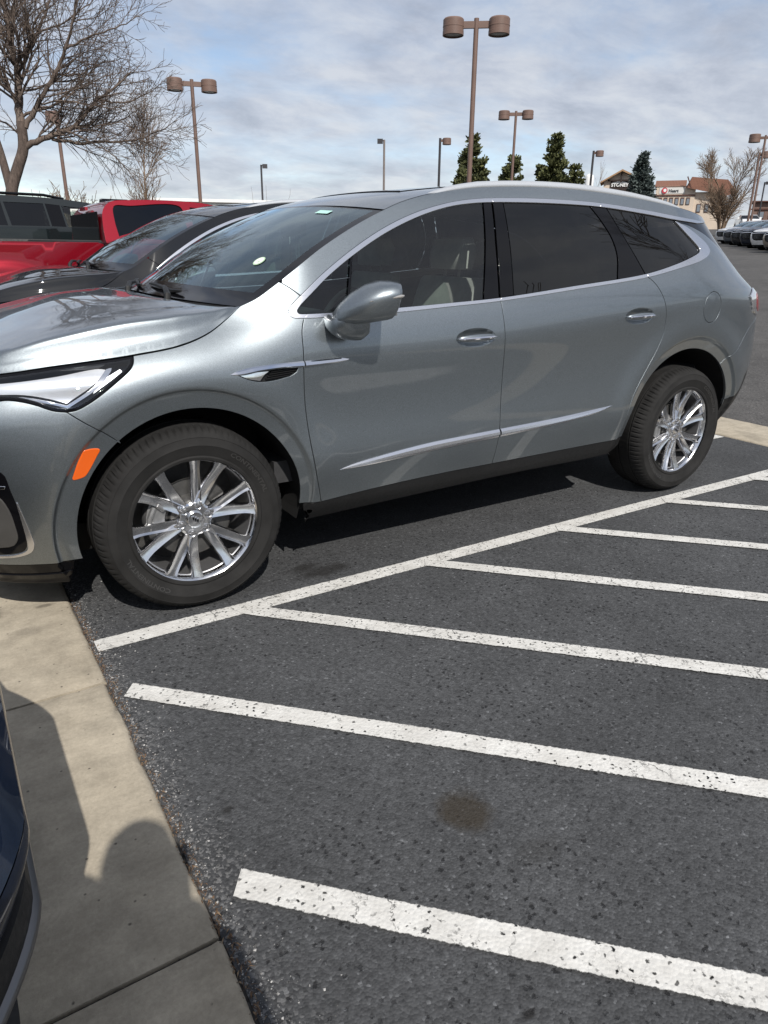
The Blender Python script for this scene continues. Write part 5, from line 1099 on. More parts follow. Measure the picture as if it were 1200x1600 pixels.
def make_tall_suv():                                     # beyond the pickup: only its roof and windows rise above the bed
    root = empty('tall_suv'); P_ = MAT['paint_teal']; GB = MAT['gloss_black']
    wf = lambda x, z: (.99-.03*abs(z-1.0)**1.5 if z < 1.52 else .955-.33*(z-1.52))-.08*float(sstep(-1.1, -1.5, x))-.08*float(sstep(3.2, 3.9, x))
    def S(u, z): return np.stack([u, -np.array([wf(a, b) for a, b in zip(u, z)]), z], 1)
    roof = cr([(-1.45, 1.55), (-1.38, 1.80), (-1.22, 1.89), (-.8, 1.915), (.0, 1.915), (.7, 1.895), (1.15, 1.85), (1.45, 1.78), (2.15, 1.50)], .05)
    body = join_loop([(-1.45, .5), (-.5, .42)], arc(0, .42, .46, 180, 0, 16)[1:-1], [(.5, .42), (2.55, .42)], arc(3.0, .42, .46, 180, 0, 16)[1:-1], [(3.5, .45), (3.95, .6), (3.95, 1.05), (3.7, 1.15), (2.2, 1.28), (2.15, 1.50)], roof[::-1][1:])
    wins = [[(-1.20, 1.56), (-1.08, 1.82), (-.18, 1.835), (-.12, 1.55)], [(-.06, 1.55), (-.11, 1.835), (.06, 1.835), (.10, 1.55)], [(.14, 1.55), (.09, 1.835), (.56, 1.83), (.60, 1.55)], [(.82, 1.545), (.78, 1.81), (1.10, 1.785), (1.52, 1.69), (1.85, 1.545)]]
    pil = [(.62, 1.55), (.58, 1.83), (.76, 1.815), (.80, 1.545)]
    for A in (lambda q: q, mirror_arrays):
        a = A(panel_arrays(S, body, step=.07, gap=0, edge=.003, holes=wins+[pil])); b = mk('body_side', *a[:2], [P_], root, a[2])
        for w in wins: a = A(panel_arrays(lambda u, z: S(u, z)+np.array([0, .008, 0]), w, step=.09, gap=.0, edge=0, flange=0)); mk('window', *a[:2], [MAT['dark_glass'] if w is not wins[3] else MAT['side_glass']], b, a[2])
        a = A(panel_arrays(lambda u, z: S(u, z)+np.array([0, .003, 0]), pil, step=.09, gap=.0, edge=0, flange=0)); mk('pillar_trim', *a[:2], [GB], b, a[2])
    a = skin_strip(roof[:-8], wf, .025); mk('roof', *a[:2], [P_], root, a[2]); a = skin_strip(roof[-10:], wf, .05); mk('windshield', *a[:2], [MAT['dark_glass']], root, a[2])
    a = skin_strip(cr([(2.15, 1.50), (2.2, 1.29), (3.3, 1.22), (3.8, 1.12), (3.97, .95), (3.97, .5)], .08), wf, .03); mk('hood', *a[:2], [P_], root, a[2]); a = skin_strip([(-1.45, .5), (-1.5, 1.0), (-1.45, 1.55)], wf, .03); mk('tailgate', *a[:2], [P_], root, a[2])
    m = MB(); m.box((1.2, 0, .8), (4.6, 1.7, .8)); m.build('interior', MAT['dark_void'], root)
    for s in (-1, 1):
        m = MB(); m.tube([(-1.0, s*.70, 1.93), (-.9, s*.70, 1.955), (.6, s*.70, 1.94), (.85, s*.70, 1.90)], .018, 6); m.build('roof_rail', GB, root, smooth=True)
        for x in (0., 3.0): plain_wheel(root, x, s*.95, .38, .38, s)
    m = MB(); y = -wf(.95, 1.68)+.03; m.box((.97, y, 1.655), (.17, .004, .24)); st = m.build('window_sticker', MAT['paper_white'], root)
    m = MB()
    for k, (z, w) in enumerate(((1.75, .12), (1.725, .10), (1.70, .13), (1.665, .06), (1.64, .11), (1.60, .12), (1.575, .09))): m.box((.96, y-.003, z), (w, .003, .007))
    m.build('printed_lines', MAT['rubber'], st); tag(root, 'dark green tall SUV with a paper sticker in its window beyond the red pickup', 'SUV'); return root

suv = make_suv(); suv.location = (0, HW, 0)
tag(suv, 'grey metallic crossover parked beside the white hatched stripes, filling the frame', 'car')
blk = copy_tree(suv, None, skip=('hanging_lanyard', 'round_sticker', 'top_sticker'), mats={'paint_grey': 'paint_black'}); blk.location = (.20, HW+2.76, ground_z(0, 3.7)+.02)
tag(blk, 'black crossover with silver roof rails parked just behind the grey one', 'car')
truck = make_pickup('paint_red', 'bright red pickup truck parked on the far side of the black crossover'); truck.location = (-.06, 6.42, ground_z(0, 6.4)-.045)
wag = make_tall_suv(); wag.location = (.22, 9.15, ground_z(0, 9.1))
# the row of cars on the rising lot to the right: fronts turned left
skip = ('seat', 'dashboard', 'steering_wheel', 'hanging_lanyard', 'wiper', 'splash_guard', 'inner_shell', 'lug_nut', 'centre_cap', 'brake_caliper', 'brake_disc', 'vent_slat', 'round_sticker', 'top_sticker', 'headliner', 'rear_view_mirror', 'emblem', 'handle_cup', 'handle_trim', 'cowl', 'wind_deflector', 'turn_signal', 'side_reflector', 'intake_bar')
view = math.atan2(.55, .835)
for (x, y, paint, what) in ((43.91, 27.60, 'paint_white', 'white car at the far left end of the row on the rising lot'), (41.26, 25.26, 'paint_slate', 'slate blue car second from the far end of the distant row'), (38.59, 22.96, 'paint_black', 'black car between the slate car and the navy car in the distant row'),
        (35.91, 20.65, 'paint_navy', 'navy car beside the nearest white car in the distant row'), (33.22, 18.35, 'paint_white', 'bright white car in the distant row, second from the right edge'), (30.95, 16.31, 'paint_bronze', 'bronze car at the right edge, nearest of the distant row')):
    c = copy_tree(suv, None, skip=skip, mats={'paint_grey': paint}); hd = view+math.pi-R(52)      # heading of the nose
    c.rotation_euler = (0, 0, hd-math.pi); c.scale = (1, 1, .84); fx, fy = math.cos(hd), math.sin(hd); c.location = (x-fx*1.0, y-fy*1.0, ground_z(x, y)); tag(c, what, 'car', 'cars parked in the distant row')
for (x, y, what, dr) in ((75.6, 46.2, 'white pickup truck facing the camera beside the bare tree on the right', 0.), (79.6, 44.2, 'white pickup truck facing the camera at the right edge', .12)):
    c = copy_tree(truck, None, skip=('door_handle', 'bed_badge', 'antenna_fin'), mats={'paint_red': 'paint_white'}); hd = view+math.pi+.12+dr; c.rotation_euler = (0, 0, hd); c.location = (x-math.cos(hd)*2.5, y-math.sin(hd)*2.5, ground_z(x, y)+.0); tag(c, what, 'truck', 'white pickups beyond the row')
def make_navy():                                         # its nose reaches into the lower left corner of the photo
    root = empty('navy_car', (0, 0, 0)); P_ = MAT['paint_navy']; yc = -1.43
    ys = np.linspace(-.84, .84, 61); xn = -.797-.85*np.maximum(np.abs(ys)-.27, 0)**1.5-.35*np.maximum(np.abs(ys)-.70, 0)**1.1
    def band(name, prof, mat, par=root, smooth=True):
        P3 = np.array([[(x+dx, yc+y, z) for x, y in zip(xn, ys)] for (dx, z) in prof]); V, F, N_ = grid_arrays(P3); i = len(V)//2
        if N_[i][0] < 0: F = [f[::-1] for f in F]; N_ = -N_
        return mk(name, V, F, [mat], par, N_ if smooth else None, smooth=smooth)
    band('hood', cr([(-1.05, .93), (-.60, .885), (-.30, .82), (-.12, .735), (-.035, .675), (-.004, .640)], .03), P_)
    band('front_bumper', cr([(-.004, .636), (0., .615), (-.008, .585), (-.018, .560)], .015), P_)
    gr = band('upper_grille', [(-.020, .556), (-.036, .554), (-.036, .542), (-.018, .538), (-.014, .51), (-.014, .490)], MAT['black_plastic'], smooth=False)
    band('grille_trim', [(-.022, .490), (-.006, .485), (-.004, .472), (-.012, .458), (-.032, .452)], MAT['trim_dull'], gr)
    band('lower_grille', [(-.032, .452), (-.10, .44), (-.11, .34), (-.10, .255)], MAT['dark_void'], smooth=False)
    band('front_lip', [(-.10, .255), (-.070, .248), (-.070, .235), (-.095, .185), (-.18, .16)], MAT['black_plastic'])
    for s in (-1, 1):
        m = MB(); m.loft([[(-.97-.02*k, yc+s*(.60+.05*k), z-.14) for k, z in ((0, .72), (1, .70), (5, .78), (5, .86), (1, .84))], [(-.90-.05*k, yc+s*(.56+.045*k), z-.14) for k, z in ((0, .735), (1, .72), (6, .79), (6, .85), (1, .83))]]); m.build('headlight', MAT['reflector'], root, angle=30)
    secs = []
    for x, w, zb, zt in ((-1.05, .80, .25, .86), (-1.4, .86, .25, .92), (-1.6, .90, .25, .96), (-1.85, .91, .25, 1.01), (-3.2, .92, .25, 1.02), (-4.6, .90, .25, 1.03), (-5.2, .82, .30, 1.0), (-5.35, .70, .40, .85)):
        secs.append([(x, yc+a*w, zb+(zt-zb)*b) for a, b in ((-.90, 0), (-.98, .25), (-1, .6), (-.97, .85), (-.88, .98), (-.4, 1.0), (.4, 1.0), (.88, .98), (.97, .85), (1, .6), (.98, .25), (.90, 0))])
    m = MB(); m.loft(secs); m.build('body', P_, root, angle=45)
    secs = []
    for x, z, w in ((-1.75, 1.0, .80), (-2.0, 1.14, .76), (-2.5, 1.40, .62), (-2.9, 1.45, .60), (-3.6, 1.45, .60), (-4.3, 1.30, .62), (-4.9, 1.02, .74)): secs.append([(x, yc-w-.12*(1.45-z), 1.0-.0), (x, yc-w, z-.03), (x, yc-w*.8, z), (x, yc+w*.8, z), (x, yc+w, z-.03), (x, yc+w+.12*(1.45-z), 1.0)])
    m = MB(); m.loft(secs, closed=False, caps=False); m.build('window_glass', MAT['dark_glass'], root, angle=40); m = MB(); m.loft([[(x, y, z+.006) for x, y, z in s[2:4]] for s in secs[2:5]], closed=False, caps=False); m.build('roof', P_, root)
    for x in (-1.75, -4.45):
        for s in (-1, 1): plain_wheel(root, x, yc+s*.915, .335, .335, s)
    tag(root, 'dark navy blue car with only its nose reaching in at the lower left corner', 'car'); return root
make_navy()

# ---------------------------------------------------------------- lamps
vary('lamp_brown', (.165, .104, .082), .55, 0., amount=.12, scale=3); vary('pole_grey', (.20, .17, .155), .5, 0., amount=.15, scale=3); vary('pole_dark', (.035, .033, .036), .5, 0., amount=.15, scale=3); simple('lamp_glass', (.32, .34, .33), .2, 0.)
def drum_lamp(loc, h, rz, heads, rad=.335, dh=.46, arm=.74, pr=.075, label='', pole='lamp_brown', group='parking lot lamps'):
    root = empty('street_lamp', loc, rz); m = MB(); m.tube([(0, 0, 0), (0, 0, h)], [pr, pr*.95], 10); m.box((0, 0, .0), (.5, .5, .6)) ; m.build('pole', MAT[pole], root, angle=40)
    for s in heads:
        m = MB(); c = (s*(arm), 0, h-.18); m.box((s*(arm-rad)/2, 0, h-.16), (arm-rad+.05, .09, .17)); hd = m.build('arm', MAT['lamp_brown'], root)
        m = MB(); z0 = h-.42
        m.lathe([(.0001, z0+dh+.02), (rad*.90, z0+dh+.015), (rad, z0+dh-.02), (rad, z0+dh*.58), (rad*1.02, z0+dh*.57), (rad*1.02, z0+dh*.50), (rad, z0+dh*.49), (rad*1.0, z0+dh*.26), (rad*1.02, z0+dh*.25), (rad*1.02, z0), (rad*.88, z0-.005), (rad*.86, z0+.05)][::-1], 36, 'z', (s*arm, 0, 0)); q = m.build('lamp_head', MAT['lamp_brown'], root, angle=35)
        m = MB(); m.lathe([(rad*.86, z0+.03), (.0001, z0+.012)], 30, 'z', (s*arm, 0, 0)); m.F = [f[::-1] for f in m.F]; m.build('lamp_lens', MAT['lamp_glass'], q)
    tag(root, label, 'street lamp', group); return root
def box_lamp(loc, h, rz, s, label, pole):
    root = empty('street_lamp', loc, rz); m = MB(); m.tube([(0, 0, 0), (0, 0, h)], [.085, .075], 8); m.build('pole', MAT[pole], root, angle=40); m = MB(); m.box((s*.30, 0, h-.10), (.40, .34, .30)); m.box((s*.08, 0, h-.06), (.16, .08, .08)); m.build('lamp_head', MAT['pole_dark'], root); tag(root, label, 'street lamp', 'parking lot lamps'); return root
def gl(x, y): return (x, y, ground_z(x, y)-.05)
LAMPS = [((14.21, 16.41), 7.66, -38.2, (-1, 1), .30, 'tall brown lamp with two drum heads standing directly behind the grey car', 'lamp_brown'),
 ((9.80, 28.77), 7.60, -18.3, (-1, 1), .305, 'brown lamp with two drum heads beside the bare tree on the left', 'lamp_brown'),
 ((29.50, 31.90), 8.72, -41.4, (-1, 1), .31, 'brown lamp with two drum heads in front of the middle pine', 'lamp_brown'),
 ((32.66, 43.45), 8.80, -36.1, (1,), .30, 'single drum lamp to the left of the leftmost pine', 'pole_dark'), ((46.55, 41.84), 8.80, -46.8, (1,), .30, 'single drum lamp between the tall pine and the timber gable', 'pole_dark'),
 ((49.82, 29.53), 8.85, -57.1, (-1, 1), .36, 'brown lamp with two drum heads at the right edge, taller of the crossing pair', 'lamp_brown'), ((57.28, 34.55), 8.75, -57.3, (1,), .34, 'lower brown lamp behind the taller one at the right edge', 'lamp_brown'), ((6.50, 39.88), 7.55, -9.6, (-1,), .33, 'brown lamp half hidden by the branches of the big bare tree', 'lamp_brown')]
for (x, y), top, rz, heads, rad, lab, pole in LAMPS:
    g_ = gl(x, y); drum_lamp(g_, top-g_[2], R(rz), heads, rad, rad*1.36, .66 if len(heads) > 1 else .18 if heads[0] < 0 else .48, .075 if len(heads) > 1 else .09, lab, pole)
for (x, y), top, rz, s, lab, pole in (((29.87, 46.53), 8.80, -31.9, -1, 'slim grey pole lamp with a small box head left of the single drum lamp', 'pole_grey'), ((24.45, 56.66), 7.62, -23., 1, 'small dark pole lamp above the roof of the black crossover', 'pole_dark'), ((80.3, 48.1), 8.6, -57., 1, 'small distant dark lamp head right of the bare tree at the right', 'pole_dark')):
    g_ = gl(x, y); box_lamp(g_, top-g_[2], R(rz), s, lab, pole)

# ---------------------------------------------------------------- trees
def bark_mat():
    g = NG('bark'); p = g.co(); n = g.noise(g.map(p, (1, 1, .25)), 24, 6, .7); g.set(base=g.ramp(n, (.3, (.045, .033, .027)), (.7, (.145, .108, .088))), rough=.95, normal=g.bump(n, .6, .02))
    g = NG('twig'); p = g.pos(); g.set(base=g.ramp(g.noise(p, 2.0, 4), (.3, (.075, .056, .046)), (.7, (.165, .125, .100))), rough=.9)
    g = NG('twig_pale'); p = g.pos(); g.set(base=g.ramp(g.noise(p, 1.2, 4), (.3, (.13, .088, .058)), (.7, (.25, .18, .125))), rough=.9)
    for nm, lo, hi in (('needles_pine', (.040, .052, .018), (.135, .140, .050)), ('needles_spruce', (.034, .050, .046), (.105, .130, .122))):
        g = NG(nm); r = g.N.new('ShaderNodeNewGeometry').outputs['Random Per Island']; g.set(base=g.ramp(r, (0., lo), (1., hi)), rough=.75)
bark_mat()
class Twigs:
    def __init__(s, seed, mul=1.): s.mul = mul; s.r = random.Random(seed); s.V = []; s.F = []; s.L = []
    def tube(s, pts, r0, r1, n):
        b = len(s.V); up = None; m = len(pts)
        for i, p in enumerate(pts):
            d = (pts[min(i+1, m-1)]-pts[max(i-1, 0)]); d = d.normalized() if d.length > 0 else Vector((0, 0, 1))
            a = up if up is not None else (Vector((0, 0, 1)) if abs(d.z) < .9 else Vector((1, 0, 0))); a = a-d*a.dot(d); a = a.normalized() if a.length > 1e-6 else d.orthogonal().normalized(); up = a; c = d.cross(a); rr = r0+(r1-r0)*i/(m-1)
            for k in range(n): t = 2*math.pi*k/n; s.V.append(tuple(p+(a*math.cos(t)+c*math.sin(t))*rr))
        s.F += [(b+i*n+k, b+i*n+(k+1) % n, b+(i+1)*n+(k+1) % n, b+(i+1)*n+k) for i in range(m-1) for k in range(n)]
    def grow(s, p, d, length, rad, level, up=.25, wig=.35, spread=(.5, 1.0), dens=1., lens=(.45, .75), minr=.0025, out=None):
        r = s.r; n = max(3, int(length/.18)); pts = [p.copy()]; dd = d.normalized(); st = length/n
        for i in range(n):
            dd = (dd+Vector((r.gauss(0, 1), r.gauss(0, 1), r.gauss(0, 1)))*wig*.33+Vector((0, 0, up*.16))).normalized(); pts.append(pts[-1]+dd*st)
        s.tube(pts, rad, max(rad*.35, minr), 5 if level > 2 else 4 if level > 1 else 3)
        if level <= 1: return
        s.kids(pts, length, rad, level, up, wig, spread, dens, lens, minr)
    def kids(s, pts, length, rad, level, up, wig, spread, dens, lens, minr, t0=.15):
        r = s.r; k = max(2, int(length*dens*s.mul*(2.4+1.2*(4-level)))); m = len(pts)-1
        for j in range(k):
            t = t0+(1-t0)*(j+r.random())/k; f = t*m; i = min(int(f), m-1); p = pts[i].lerp(pts[i+1], f-i); d = (pts[i+1]-pts[i]).normalized()
            a = d.orthogonal().normalized(); a.rotate(Matrix.Rotation(r.uniform(0, 2*math.pi), 3, d)); ang_ = r.uniform(*spread); nd = (d*math.cos(ang_)+a*math.sin(ang_)); L_ = min(length*r.uniform(*lens)*(1.05-.55*t), 2.4)
            s.grow(p, nd, max(L_, .25), max(rad*(1-.6*t)*r.uniform(.42, .6), minr), level-1, up, wig, spread, dens, lens, minr)
def big_tree():
    o = Vector((1.51, 17.17, ground_z(1.5, 17))); rz = R(-6.6); root = empty('bare_tree', o, rz); T = Twigs(5, 2.1); K = Twigs(6); rn = random.Random(2)
    z0 = o.z
    def limb(pts, r0, r1, dep, n=8, tgt=T, kids=True, level=3, dens=1.0):
        k = len(pts); P_ = [Vector((x, dep[0]+(dep[1]-dep[0])*i/(k-1), z-z0)) for i, (x, z) in enumerate(pts)]; P_ = [Vector(q) for q in cr([tuple(p) for p in P_], .15)]
        P_ = [p+Vector((rn.gauss(0, .012), rn.gauss(0, .03), rn.gauss(0, .012))) for p in P_]; tgt.tube(P_, r0*.78, r1*.8, n)
        if kids:
            L_ = sum((a-b).length for a, b in zip(P_, P_[1:])); T.kids(P_, max(L_, 1.2), (r0+r1)*.42, level, .16, .50, (.40, 1.0), dens, (.34, .62), .0042, .10)
    K.tube([Vector(q) for q in cr([(-.28, 0, -.2), (-.22, 0, .6), (-.12, 0, 1.7), (-.09, 0, 2.57-z0), (.12, 0, 3.09-z0), (.29, 0, 3.49-z0), (.33, .02, 4.04-z0)], .12)], .165, .105, 12)
    K.tube([Vector(q) for q in cr([(-.28, .05, .2), (-.2, .1, 1.3), (-.11, .15, 2.61-z0), (-.15, .2, 3.03-z0), (-.20, .3, 3.43-z0), (-.30, .4, 4.0-z0)], .12)], .125, .075, 10)
    limb([(.30, 3.62), (.33, 4.04), (.37, 4.56), (.41, 5.06), (.39, 5.54), (.37, 6.02), (.33, 6.6), (.25, 7.3), (.1, 8.0)], .13, .03, (0, .6), 8, dens=1.3)
    limb([(-.30, 4.0), (-.36, 4.74), (-.38, 5.34), (-.6, 6.2), (-.9, 7.0)], .10, .025, (.4, 1.2))
    limb([(.3, 3.49), (.56, 3.64), (.85, 3.75), (1.21, 3.88), (1.51, 4.06), (1.7, 4.27), (1.99, 4.56), (2.37, 4.79), (2.77, 5.15)], .095, .02, (0, -.7), dens=1.25)
    limb([(.91, 3.72), (1.45, 3.66), (2.1, 3.74), (2.84, 3.84), (3.45, 4.10), (3.9, 4.36)], .05, .010, (-.2, .3), dens=1.3)
    limb([(.4, 3.92), (.71, 4.39), (.9, 4.63), (1.16, 5.0), (1.42, 5.47), (1.62, 5.92), (1.79, 6.43), (2.0, 7.0)], .075, .014, (.0, -.9), dens=1.2)
    limb([(.41, 5.06), (.7, 5.46), (.97, 5.97), (1.23, 6.48), (1.43, 6.98), (1.6, 7.5)], .06, .012, (.2, .9), dens=1.2)
    limb([(.38, 4.43), (.13, 4.66), (-.09, 4.89), (-.42, 5.3), (-.8, 5.7)], .05, .012, (.0, -.7)); limb([(.36, 5.2), (.1, 5.5), (-.25, 5.9), (-.6, 6.5)], .05, .012, (.2, -.9))
    limb([(2.84, 3.84), (3.35, 3.68), (3.75, 3.60)], .02, .006, (0, .1)); limb([(1.99, 4.56), (2.55, 4.54), (3.1, 4.76), (3.5, 5.02)], .03, .007, (-.3, -.8), dens=1.2)
    limb([(1.42, 5.47), (1.99, 5.72), (2.6, 5.95), (3.1, 6.2)], .035, .007, (-.5, -1.2), dens=1.2); limb([(1.21, 3.88), (1.6, 3.70), (2.1, 3.45), (2.4, 3.15), (2.55, 2.9)], .03, .006, (-.4, -.9)); limb([(.85, 3.75), (1.3, 4.05), (1.9, 4.15), (2.6, 4.35), (3.2, 4.75)], .035, .008, (.2, 1.1), dens=1.2)
    limb([(.33, 3.6), (.2, 3.9), (-.1, 4.1), (-.6, 4.3)], .04, .01, (.1, .8)); limb([(1.16, 5.0), (1.7, 5.1), (2.2, 5.4), (2.8, 5.6)], .035, .008, (-.3, .4), dens=1.2)
    limb([(.95, 5.95), (1.4, 6.1), (2.0, 6.5), (2.5, 6.9)], .03, .007, (.5, 0.), dens=1.2); limb([(.37, 6.0), (.6, 6.5), (.8, 7.0), (1.0, 7.6)], .04, .008, (.3, -.5), dens=1.2)
    mk('trunk', K.V, K.F, [MAT['bark']], root); mk('crown', T.V, T.F, [MAT['twig']], root)
    tag(root, 'large bare tree with wide spreading branches at the top left', 'tree')
big_tree()
def bare_tree(loc, h, spread, seed, label, mat='twig_pale', stems=1, dens=1., trunk=.09, rz=0., group=None, name='bare_tree', level=4, upright=.35, minr=.006, mul=1.):
    root = empty(name, loc, rz); K = Twigs(seed); T = Twigs(seed+50, mul); r = random.Random(seed)
    for s in range(stems):
        a = 2*math.pi*s/stems+r.uniform(-.3, .3); lean = (0 if stems == 1 else .38); top = Vector((math.cos(a)*lean*h*.6, math.sin(a)*lean*h*.6, h*.55)); pts = [Vector((math.cos(a)*.05*(stems > 1), math.sin(a)*.05*(stems > 1), -.2)), top*.33+Vector((0, 0, .05*h)), top*.7, top]
        pts = [Vector(q) for q in cr([tuple(p) for p in pts], .3)]; K.tube(pts, trunk, trunk*.45, 7)
        T.kids(pts, h*.62, trunk*.7, level-1, upright, .3, (.35, .85*spread), dens, (.35, .62), minr, .25); T.grow(top, Vector((math.cos(a)*lean, math.sin(a)*lean, 1)), h*.45, trunk*.42, level-1, upright, .25, (.35, .8*spread), dens, (.4, .7), minr)
    mk('trunk', K.V, K.F, [MAT[mat]], root); mk('crown', T.V, T.F, [MAT[mat]], root); tag(root, label, 'tree', group); return root
g_ = gl(6.40, 24.36); bare_tree(g_, 5.2, 1.0, 11, 'small bare tree between the big bare tree and the double lamp', 'twig_pale', 1, 1.3, .075, name='bare_tree', level=4, upright=.42, minr=.0065, mul=2.3)
g_ = gl(66.99, 43.45); bare_tree(g_, 7.2, 1.0, 12, 'bare spreading tree in front of the cream building', 'twig_pale', 6, 1.0, .12, R(20), level=4, upright=.25, minr=.013, mul=1.5)
g_ = gl(90.9, 82.2); bare_tree(g_, 9.6, .6, 13, 'thin bare sapling left of the timber gable', 'twig_pale', 1, .8, .07, level=3, minr=.014)
g_ = gl(22.0, 50.0); bare_tree(g_, 4.6, .6, 14, 'thin bare twigs rising just above the roof of the grey car', 'twig_pale', 3, .7, .04, level=2, minr=.007)
def bush():
    root = empty('bare_bush', gl(4.84, 29.82)); T = Twigs(31); r = random.Random(3)
    for i in range(230):
        a = r.uniform(0, 6.28); e = r.uniform(.05, 1.45)**.8; d = Vector((math.cos(a)*math.cos(e), math.sin(a)*math.cos(e), math.sin(e)*1.0+.25)); T.grow(Vector((d.x*.15, d.y*.15, .4)), d, r.uniform(1.6, 2.9)*(.72+.35*math.sin(e)), .016, 3, .2, .4, (.3, .8), .8, (.22, .4), .009)
    mk('crown', T.V, T.F, [MAT['twig_pale']], root); tag(root, 'round brown leafless bush behind the dark green SUV', 'bush'); return root
bush()
def conifer(loc, h, rad, seed, label, mat, tiers=16, loose=.3, group='evergreens beyond the lot', n=5200, tip=.0, ts=1.):
    root = empty('pine_tree' if mat == 'needles_pine' else 'spruce_tree', loc); r = random.Random(seed); V = []; F = []; K = Twigs(seed); K.tube([Vector((0, 0, -.3)), Vector((0, 0, h*.5)), Vector((0, 0, h*.97))], h*.022, .02, 7)
    tips = []
    for t in range(tiers):
        f = (t+.5)/tiers; z = h*(.06+.90*f); R_ = rad*((1-f)**(.72 if mat == 'needles_pine' else .92)*(.9 if f > .15 else .75+f))+.05
        for k in range(max(4, int(9*(1-f)+4))):
            a = r.uniform(0, 6.28); L_ = R_*r.uniform(1-loose*1.6, 1.12); el = (r.uniform(-.05, .55) if mat == 'needles_pine' else r.uniform(-.25, .12)); d = Vector((math.cos(a)*math.cos(el), math.sin(a)*math.cos(el), math.sin(el))); p0 = Vector((0, 0, z-(.0 if mat == 'needles_pine' else .0)))
            K.tube([p0, p0+d*L_*.6, p0+d*L_*.95+Vector((0, 0, .06*L_))], .035, .012, 4); tips.append((p0, d, L_, f))
    for p0, d, L_, f in tips:
        m = max(5, int(n/len(tips)*(L_/rad+.25)))
        for j in range(m):
            t = r.random()**.55; c = p0+d*L_*t+Vector((r.gauss(0, .10), r.gauss(0, .10), r.gauss(.03, .07)))*(.45+.9*rad/2.5)*(.6+t*.5); ax = (d+Vector((r.gauss(0, .7), r.gauss(0, .7), r.gauss(.35, .5)))).normalized(); s = r.uniform(.12, .24)*ts; side = ax.orthogonal().normalized(); side.rotate(Matrix.Rotation(r.uniform(0, 6.28), 3, ax)); b = len(V)
            V += [tuple(c-side*s*.22), tuple(c+side*s*.22), tuple(c+ax*s*1.2+side*s*.30), tuple(c+ax*s*1.5), tuple(c+ax*s*1.2-side*s*.30)]; F.append((b, b+1, b+2, b+3, b+4))
    mk('trunk', K.V, K.F, [MAT['bark']], root); mk('crown', V, F, [MAT[mat]], root, smooth=False); tag(root, label, 'tree', group); return root
for (x, y), top, rad, seed, lab, mat, tiers, loose, n, ts in (((54.9, 68.0), 13.6, 2.75, 21, 'pine tree behind the tall double lamp, leftmost of the evergreens', 'needles_pine', 13, .34, 9000, 1.45), ((66.5, 73.9), 12.8, 2.45, 22, 'short rounded pine tree behind the middle double lamp', 'needles_pine', 12, .25, 8000, 1.5),
        ((65.3, 65.5), 14.4, 2.7, 23, 'tallest pine tree with a ragged outline right of the middle lamp', 'needles_pine', 14, .36, 10000, 1.45), ((66.9, 63.6), 10.9, 1.9, 24, 'lower pine tree leaning against the right side of the tallest pine', 'needles_pine', 10, .3, 5000, 1.4), ((82.1, 66.5), 13.7, 2.5, 25, 'blue green spruce in front of the timber gable', 'needles_spruce', 20, .16, 12000, 1.15)):
    g_ = gl(x, y); conifer(g_, top-g_[2], rad*1.38, seed, lab, mat, tiers, loose, n=int(n*2.6), ts=ts*1.15)

g_ = gl(13.0, -6.4); bare_tree(g_, 8.4, .9, 17, 'bare tree mirrored in the rear door window of the grey car', 'twig', 3, 1.0, .09, level=4, upright=.2, minr=.010)

# ---------------------------------------------------------------- buildings
vary('stucco_cream', (.62, .52, .42), .9, 0., amount=.06, scale=.6); vary('stucco_white', (.66, .65, .62), .9, 0., amount=.05, scale=.6); vary('trim_brown', (.10, .045, .032), .8, 0., amount=.2, scale=2); vary('timber', (.030, .018, .014), .8, 0., amount=.3, scale=4); vary('wood_tan', (.36, .22, .12), .8, 0., amount=.2, scale=3); vary('brick_dull', (.20, .13, .105), .9, 0., amount=.2, scale=1.5)
def tile_mat():
    g = NG('roof_tile'); p = g.co(); w = g.N.new('ShaderNodeTexWave'); g.L.new(p, w.inputs[0]); w.inputs['Scale'].default_value = 1.1; w.inputs['Distortion'].default_value = .6; c = g.mix(g.noise(p, 3, 5, .65), (.15, .070, .045), (.24, .115, .078)); c = g.mix(.5, c, g.ramp(w.outputs['Fac'], (.2, .7), (.8, 1.15)), 'MULTIPLY'); g.set(base=c, rough=.9)
tile_mat(); simple('window_pane', (.20, .23, .26), .08, 0.); simple('sign_red', (.50, .03, .05), .5); simple('sign_white', (.80, .80, .78), .5); simple('sign_dark', (.06, .065, .07), .5)
def sign_text(body, size, mat, parent, loc, thick=.06, name='sign_lettering', bold=.01):
    V, F = text_mesh(body, size, bold); n = len(V); b = MB(); b.add([(loc[0]+x, loc[1], loc[2]+y) for x, y, _ in V], [f for f in F]); return b.build(name, MAT[mat], parent)
